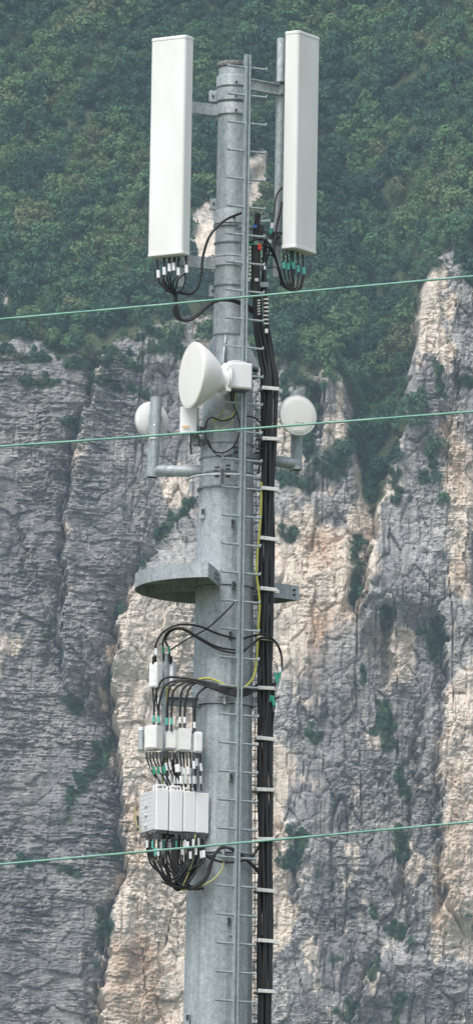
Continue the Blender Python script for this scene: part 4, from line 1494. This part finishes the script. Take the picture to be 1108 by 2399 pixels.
# black surge arrestors beside the rail
t = thing('surge_arrestor', 'wide black cable connector block behind the climbing rail', 'connector', P(598, 695, -.06))
MB().rbox((P(597, 690, -.06) + P(600, 575, -.06)) / 2, (.085, .08, .47), None, .02, 3).build('body', M['black'], t)
MB().rbox((P(608, 590, -.07) + P(608, 572, -.07)) / 2 + np.array((0, -.05, 0)), (.035, .03, .06), None, .01, 3).build('red_band', M['red'], t)
MB().cyl(P(588, 562, -.06), P(589, 575, -.06), .024, 10).build('green_band', M['green'], t)
for px in (580, 601):
    MB().box(P(px, 656, -.12), (.035, .03, .03), None, .004).build('white_tag', M['white_clip'], t)
t = thing('surge_arrestor', 'slim upright black connector with a blue band behind the rail', 'connector', P(600, 560, -.08))
MB().cyl(P(598, 562, -.08), P(604, 500, -.08), .026, 12).build('body', M['black'], t)
MB().cyl(P(606, 562, -.06), P(612, 528, -.06), .030, 12).build('body', M['black_soft'], t)
MB().cyl(P(597, 534, -.1), P(597.5, 528, -.1), .020, 12).build('blue_band', M['blue'], t)
t = thing('surge_arrestor', 'narrow black connector tube with white tag right of the rail', 'connector', P(617, 690, -.03))
MB().cyl(P(615, 690, -.03), P(622, 560, -.03), .021, 12).build('body', M['black'], t)
MB().box(P(620, 627, -.055), (.02, .01, .035)).build('white_tag', M['sleeve'], t)
MB().rbox(P(618, 668, -.05), (.10, .06, .05), None, .01, 2).build('clamp_block', M['galv_dark'], t)
t = thing('tie_strip', 'ribbed strip of white cable ties on the black cables', 'cable ties', P(622, 790, -.1))
for k in range(8):
    MB().rbox(P(622 + .4 * k % 2, 692 + k * 9.5, -.075), (.045, .05, .012), rot_axes(12), .004, 2).build('cable_tie', M['white_clip'], t)
for k in range(6):
    MB().rbox(P(606, 704 + k * 6.5, -.09), (.022, .05, .010), rot_axes(12), .004, 2).build('cable_tie', M['white_clip'], t)
for k in range(9):
    MB().rbox(P(586, 580 + k * 9, -.13), (.02, .02, .016), None, .004, 2).build('cable_tie', M['white_clip'], t)
MB().rbox(P(624, 776, -.09), (.03, .05, .04), None, .004, 2).build('cable_tie', M['white_clip'], t)
t = thing('rail_bracket', 'pale steel stub holding the black connectors beside the right mount', 'bracket', P(625, 520, -.02))
MB().cyl(P(608, 519, -.06), P(632, 517, .05), .014, 10).build('stub', M['galv_pale'], t)
MB().box(P(622, 566, -.02), (.11, .03, .035), None, .003).build('stub', M['galv'], t)
MB().rbox(P(649, 552, .18), (.06, .07, .05), None, .008, 2).build('clamp_block', M['bolt'], t)

# loops below the square radio unit
cable([(548, 916, -.36), (547, 945, -.35), (556, 972, -.34), (562, 1000, -.33), (556, 1030, -.31), (540, 1052, -.3), (515, 1061, -.29), (492, 1048, -.29), (481, 1015, -.3), (484, 990, -.3), (496, 978, -.31), (520, 986, -.32), (543, 980, -.33), (553, 968, -.34)],
      .007, 'coil of thin black cable hanging below the square radio unit', 'black', 'jumper_cable')
cable([(488, 1030, -.3), (500, 1058, -.29), (520, 1070, -.29), (545, 1063, -.29), (560, 1050, -.29)], .005, 'thin outer strand of the black coil on the mast', 'black', 'jumper_cable')
cable([(541, 914, -.38), (542, 925, -.38), (542, 940, -.37)], .010, 'stub of black cable under the square radio unit', 'black', 'jumper_cable')
cable([(575, 975, -.3), (592, 977, -.25), (606, 986, -.18), (616, 996, -.12)], .008, 'short black cable from the rail to the bundle below the dish', 'black', 'jumper_cable')
cable([(455, 1004, -.24), (466, 1004, -.25), (478, 1003, -.27), (484, 998, -.29)], .009, 'black cable stub leaving the narrow radio unit', 'black', 'jumper_cable')
cable([(448, 1015, -.24), (447, 1040, -.22), (448, 1065, -.2)], .008, 'black cable hanging from the narrow radio unit', 'black', 'jumper_cable')
for k, dx in enumerate((0, 4)):
    cable([(601 + dx, 1005, -.05), (606 + dx, 1040, -.06), (608, 1080 + k * 8, -.07), (603 + dx, 1110, -.08)], .007, 'black strand hanging between mast and bundle at the hoop', 'black_soft', 'jumper_cable', 'strands between mast and bundle at the hoop')

# jumpers of the top filter pair
cable([(363, 1550, -.32), (364, 1528, -.32), (367, 1506, -.33), (384, 1480, -.34), (418, 1464, -.35), (466, 1467, -.35), (508, 1484, -.34), (548, 1495, -.33), (566, 1497, -.32), (598, 1488, -.24), (628, 1489, -.16), (652, 1514, -.1), (660, 1545, -.06), (658, 1575, -.05)],
      .0105, 'upper black cable arching from the top filter pair round to the bundle', 'black', 'jumper_cable',
      sleeves=[((366, 1535, -.33), (366, 1519, -.33), .014, 'sleeve'), ((656, 1577, -.06), (655, 1562, -.06), .016, 'sleeve')])
for k in range(2):
    cable([(383 + 14 * k, 1548, -.24), (383 + 14 * k, 1522, -.25), (383 + 5 * k, 1500, -.28), (398 + 3 * k, 1477 + 2 * k, -.32), (428, 1472 + 3 * k, -.34), (468, 1494 + 4 * k, -.34), (508, 1515 + 5 * k, -.34), (552, 1523 + 7 * k, -.33), (570, 1524 + k * 2, -.31), (592, 1508, -.25), (614, 1493 + 2 * k, -.18), (644, 1502, -.12), (657, 1530, -.08)],
          .009, 'lower black cable sagging from the top filter pair across the mast', 'black', 'jumper_cable', 'sagging cables of the top filter pair',
          sleeves=[((383 + 14 * k, 1530, -.25), (382 + 13 * k, 1514, -.26), .012, 'green')])
cable([(549, 1412, -.31), (528, 1434, -.32), (486, 1472, -.34), (440, 1497, -.33), (400, 1522, -.28)], .0075, 'black cable running diagonally down across the mast', 'black', 'jumper_cable')
cable([(372, 1512, -.3), (400, 1495, -.32), (446, 1486, -.34)], .004, 'thin black tie strand above the top filter pair', 'black_soft', 'jumper_cable')
for px, y in ((359, -.33), (364, -.3), (392, -.2), (401, -.2)):
    cable([(px, 1556, y), (px + .5, 1548, y), (px + 1, 1538, y)], .012, 'black connector stub on top of the upper filter pair', 'black', 'connector_stub', 'connector stubs of the top filter pair')
for px, y in ((358, -.33), (366, -.32)):
    cable([(px, 1610, y), (px + 1, 1622, y), (px + 2, 1640, y), (px + 4, 1665, y)], .009, 'black jumper below the upper filter pair', 'black', 'jumper_cable', 'jumpers below the top filter pair',
          sleeves=[((px + 5, 1634, y), (px + 6, 1650, y), .012, 'sleeve')])

# connectors at the right of the bundle
for k, (gx, gy, wx, wy) in enumerate(((648, 1588, 656, 1605), (640, 1642, 647, 1658))):
    cable([(658 - 4 * k, 1570 + 62 * k, -.05), (gx + 1, gy, -.06), (gx - 6, gy + 24, -.05), (gx - 12, gy + 60, -.04), (gx - 14, gy + 110, -.03)], .009,
          ['black tail with green sleeve at the right of the bundle, upper one', 'black tail with green sleeve at the right of the bundle, lower one'][k], 'black', 'jumper_cable',
          sleeves=[((gx - 2, gy - 12, -.09), (gx + 2, gy + 12, -.09), .016, 'green'), ((wx + 1, wy - 11, -.07), (wx - 2, wy + 10, -.07), .013, 'sleeve'), ((gx + 8 - 14 * k, gy - 14, -.09), (gx + 6 - 14 * k, gy + 2, -.09), .012, 'green')])
for k in range(3):
    cable([(606 + 3 * k, 1560, -.1), (604 + 2 * k, 1620, -.11), (607 + 5 * k, 1680, -.1), (612 + 7 * k, 1740, -.09)], .011, 'black jumper joining the bundle below the looping cables', 'black', 'jumper_cable', 'jumpers joining the bundle')
cable([(640, 1600, -.06), (643, 1650, -.05), (638, 1700, -.05), (634, 1750, -.06)], .009, 'outer black jumper bowed out at the right of the bundle', 'black', 'jumper_cable')

# bundle across the mast to the row of filters
DR = [(361, 1690, 384, 1586, 428, 1588), (372, 1692, 392, 1598, 436, 1593), (402, 1696, 410, 1610, 444, 1596), (422, 1694, 428, 1612, 452, 1598), (433, 1694, 443, 1612, 460, 1600), (456, 1706, 464, 1622, 486, 1608), (391, 1696, 402, 1602, 440, 1595)]
SL = ['teal', 'teal', 'teal', 'sleeve', 'sleeve', 'sleeve', 'teal']
for k, (x0, y0, x1, y1, x2, y2) in enumerate(DR):
    y = -.34
    cable([(x0, y0 + 8, y), (x0, y0 - 20, y), (x0 + (x1 - x0) * .22, y0 - (y0 - y1) * .62, y), (x1, y1 + 4, y), (x2, y2, y), (496, 1600 + k * 2, -.37), (532, 1611 + k * 2.4, -.38), (560, 1616 + k * 2.4, -.37), (585, 1613 + k * 2, -.28), (606, 1600 + k, -.16), (612, 1585, -.1)],
          .0105, 'black cable crossing the mast and bending down to the row of four filters', 'black', 'jumper_cable', 'cables from the bundle to the four filters',
          sleeves=[((x0, y0 - 14, y - .005), (x0, y0 + (0 if SL[k] == 'sleeve' else 2), y - .005), .013, SL[k]), ((x0, y0 + 2, y), (x0, y0 + 16, y), .013, 'bolt')])
cable([(452, 1640, -.33), (453, 1680, -.33), (452, 1720, -.33)], .007, 'pale grey conduit above the narrowest filter box', 'black_soft', 'jumper_cable')

# short jumpers between filters and radio units
rj = random.Random(3)
for k in range(17):
    x0 = 344 + k * 7.8
    x1 = 372 + k * 6.0 + rj.uniform(-4, 4)
    y = -.38 + rj.uniform(-.05, .05)
    lab, sm = ('short black jumper with white sleeve between filters and radio units', 'sleeve')
    sh = rj.uniform(-10, 14)
    sl = [((x0 + (x1 - x0) * .35, 1786 + sh, y - .006), (x0 + (x1 - x0) * .5 + rj.uniform(-2, 2), 1804 + sh, y - .006), .0135, sm)]
    if k in (1, 2, 4):
        sl[0] = (*sl[0][:3], 'green')
        lab = 'short black jumper with green sleeve between filters and radio units'
    else:
        sl.append(((x1 - 1, 1818, y - .006), (x1, 1836, y - .006), .012, 'sleeve' if k % 2 else 'grey_box'))
    sl.append(((x0, 1762, y), (x0 + .5, 1776, y), .013, 'bolt'))
    cable([(x0, 1762, y), (x0 + 1, 1780, y), (x0 + (x1 - x0) * .45 + rj.uniform(-3, 3), 1806, y), (x1, 1832, y), (x1 + 1, 1852, y + .06)], .0075, lab, 'black', 'jumper_cable',
          'green sleeved jumpers between filters and radios' if k in (1, 2, 4) else 'white sleeved jumpers between filters and radios', sleeves=sl)

# loops hanging under the radio units
for k in range(22):
    x0 = 345 + k * 6.3
    dep = 2000 + rj.uniform(0, 60)
    y = -.47 + rj.uniform(-.07, .12)
    left = k < 8
    kx = 404 + rj.uniform(-8, 10) if left else 412 + rj.uniform(-4, 26)
    sm = 'teal' if k in (2, 3, 6) else ('green' if k in (10, 11) else ('grey_box' if k % 3 == 1 else 'sleeve'))
    lab = {'teal': 'black loop with teal sleeve under the radio units', 'green': 'black loop with green sleeve under the radio units',
           'grey_box': 'black loop with grey sleeve under the radio units', 'sleeve': 'black loop with white sleeve under the radio units'}[sm]
    sy = 1975 + rj.uniform(-14, 26)
    pts = [(x0, 1950, y), (x0 + rj.uniform(-2, 2), 1985, y), (x0 + (kx - x0) * .18, 2020 + rj.uniform(-6, 10), y), (x0 + (kx - x0) * .55, 2052 + rj.uniform(-12, 8), y),
           (kx, 2068 + rj.uniform(-6, 12), y + .02), (kx + 16, 2080 + rj.uniform(-4, 6), y + .03), (kx + 40, 2082 + rj.uniform(-6, 3), -.43)]
    if k > 14:
        pts = [(x0, 1950, y), (x0 + 1, 1990, y), (x0 - 4, 2020, y), (x0 - 22, 2050, y), (x0 - 44, 2070 + rj.uniform(-4, 8), y + .02), (x0 - 62, 2066, y + .03)]
    cable(pts, .0078 if k % 4 else .010, lab, 'black', 'jumper_cable', {'teal': 'teal', 'green': 'green', 'grey_box': 'grey', 'sleeve': 'white'}[sm] + ' sleeved loops under the radio units',
          sleeves=[((x0 + .5, sy, y - .006), (x0 + 1, sy + 17, y - .006), .0135, sm), ((x0, 1952, y), (x0, 1966, y), .0135, 'bolt')])
for k in range(5):
    cable([(404 + 4 * k, 1962, -.44), (404 + 3 * k, 2000, -.45), (405 + 2 * k, 2040, -.45), (412 + 3 * k, 2066, -.45), (436 + 2 * k, 2080 + k, -.44), (466, 2076 - k * 2, -.44), (488 - k, 2050, -.43), (497 - k, 2022, -.42), (506, 2000 - k, -.42), (522, 1987 - k, -.41), (545, 1988 + k, -.4), (566, 2002 + k, -.34), (586, 2020 + k, -.24), (606, 2038 + k * 2, -.12)],
          .0105, 'thick black cable dropping from the radio units and looping to the bundle', 'black', 'jumper_cable', 'thick loops from the radio units to the bundle')
for k in range(2):
    cable([(478, 1998 + 4 * k, -.44), (494, 2010 + 3 * k, -.42), (525, 2019 + 2 * k, -.41), (558, 2018 + k, -.38), (588, 2010, -.26), (606, 1988 - 6 * k, -.12)], .0075, 'thin black cable crossing the mast below the radio units', 'black', 'jumper_cable', 'thin cables below the radio units')
for k in range(12):
    x0, x1 = rj.uniform(350, 420), rj.uniform(425, 482)
    y, dp = rj.uniform(-.56, -.34), rj.uniform(2030, 2082)
    cable([(x0, 1956, y), (x0 - rj.uniform(-4, 8), 1996 + rj.uniform(-8, 14), y), ((x0 * 2 + x1) / 3, dp, y), ((x0 + x1 * 2) / 3, dp - rj.uniform(-6, 16), y + .02), (x1 + rj.uniform(-3, 8), 2000 + rj.uniform(-12, 18), y + .03), (x1, 1956, y + .04)],
          rj.choice((.0055, .007, .0085)), 'plain black cable loop tangled below the radio units', rj.choice(('black', 'black_soft')), 'jumper_cable', 'tangled loops below the radio units')
for k in range(5):
    x0 = rj.uniform(352, 440)
    y = rj.uniform(-.42, -.3)
    cable([(x0, 1764, y), (x0 + rj.uniform(-10, 6), 1790, y - .02), (x0 + rj.uniform(-4, 16), 1822, y), (x0 + rj.uniform(4, 20), 1850, y + .03)], rj.choice((.006, .009)),
          'bare black cable bowing between filters and radio units', 'black', 'jumper_cable', 'bare cables between filters and radios')
t = thing('mast_strap', 'pale strap with a small clamp round the mast at the lowest loops', 'strap', (0, -.32, zax(2006)))
MB().lathe([(zax(2003) - .010, .3125), (zax(2003) - .010, .318), (zax(2003) + .010, .318), (zax(2003) + .010, .3125)], 36).build('band', M['galv_pale'], t)
MB().rbox(P(523, 1998, -.34), (.025, .04, .11), None, .004, 2).build('clamp', M['galv_pale'], t)

# ------------------------------------------------------------------ wires that cross in front of the mast
for (pts, lab) in (([(0, 748), (330, 718.5), (600, 693.5), (800, 675), (1108, 647)], 'uppermost green wire crossing below the panel antennas'),
                   ([(0, 1046), (300, 1025), (560, 1006), (760, 991), (1108, 964)], 'middle green wire crossing in front of the small dishes'),
                   ([(0, 2025), (300, 1998.5), (560, 1975), (760, 1957), (1108, 1925)], 'lowest green wire crossing just under the radio units')):
    w = [P(x, y, -32) for x, y in pts]
    d0, d1 = w[0] - w[1], w[-1] - w[-2]
    d0, d1 = d0 / np.linalg.norm(d0), d1 / np.linalg.norm(d1)
    w = [w[0] + d0 * 40 + np.array((0, 0, .5)), w[0] + d0 * 12] + w + [w[-1] + d1 * 12, w[-1] + d1 * 40 + np.array((0, 0, .5))]
    o = MB().tube(spline(w, 10), .0072, 8).build('overhead_wire', M['wire'], origin=w[0], sharp=80)
    tag(o, lab, 'wire', 'green wires crossing in front')
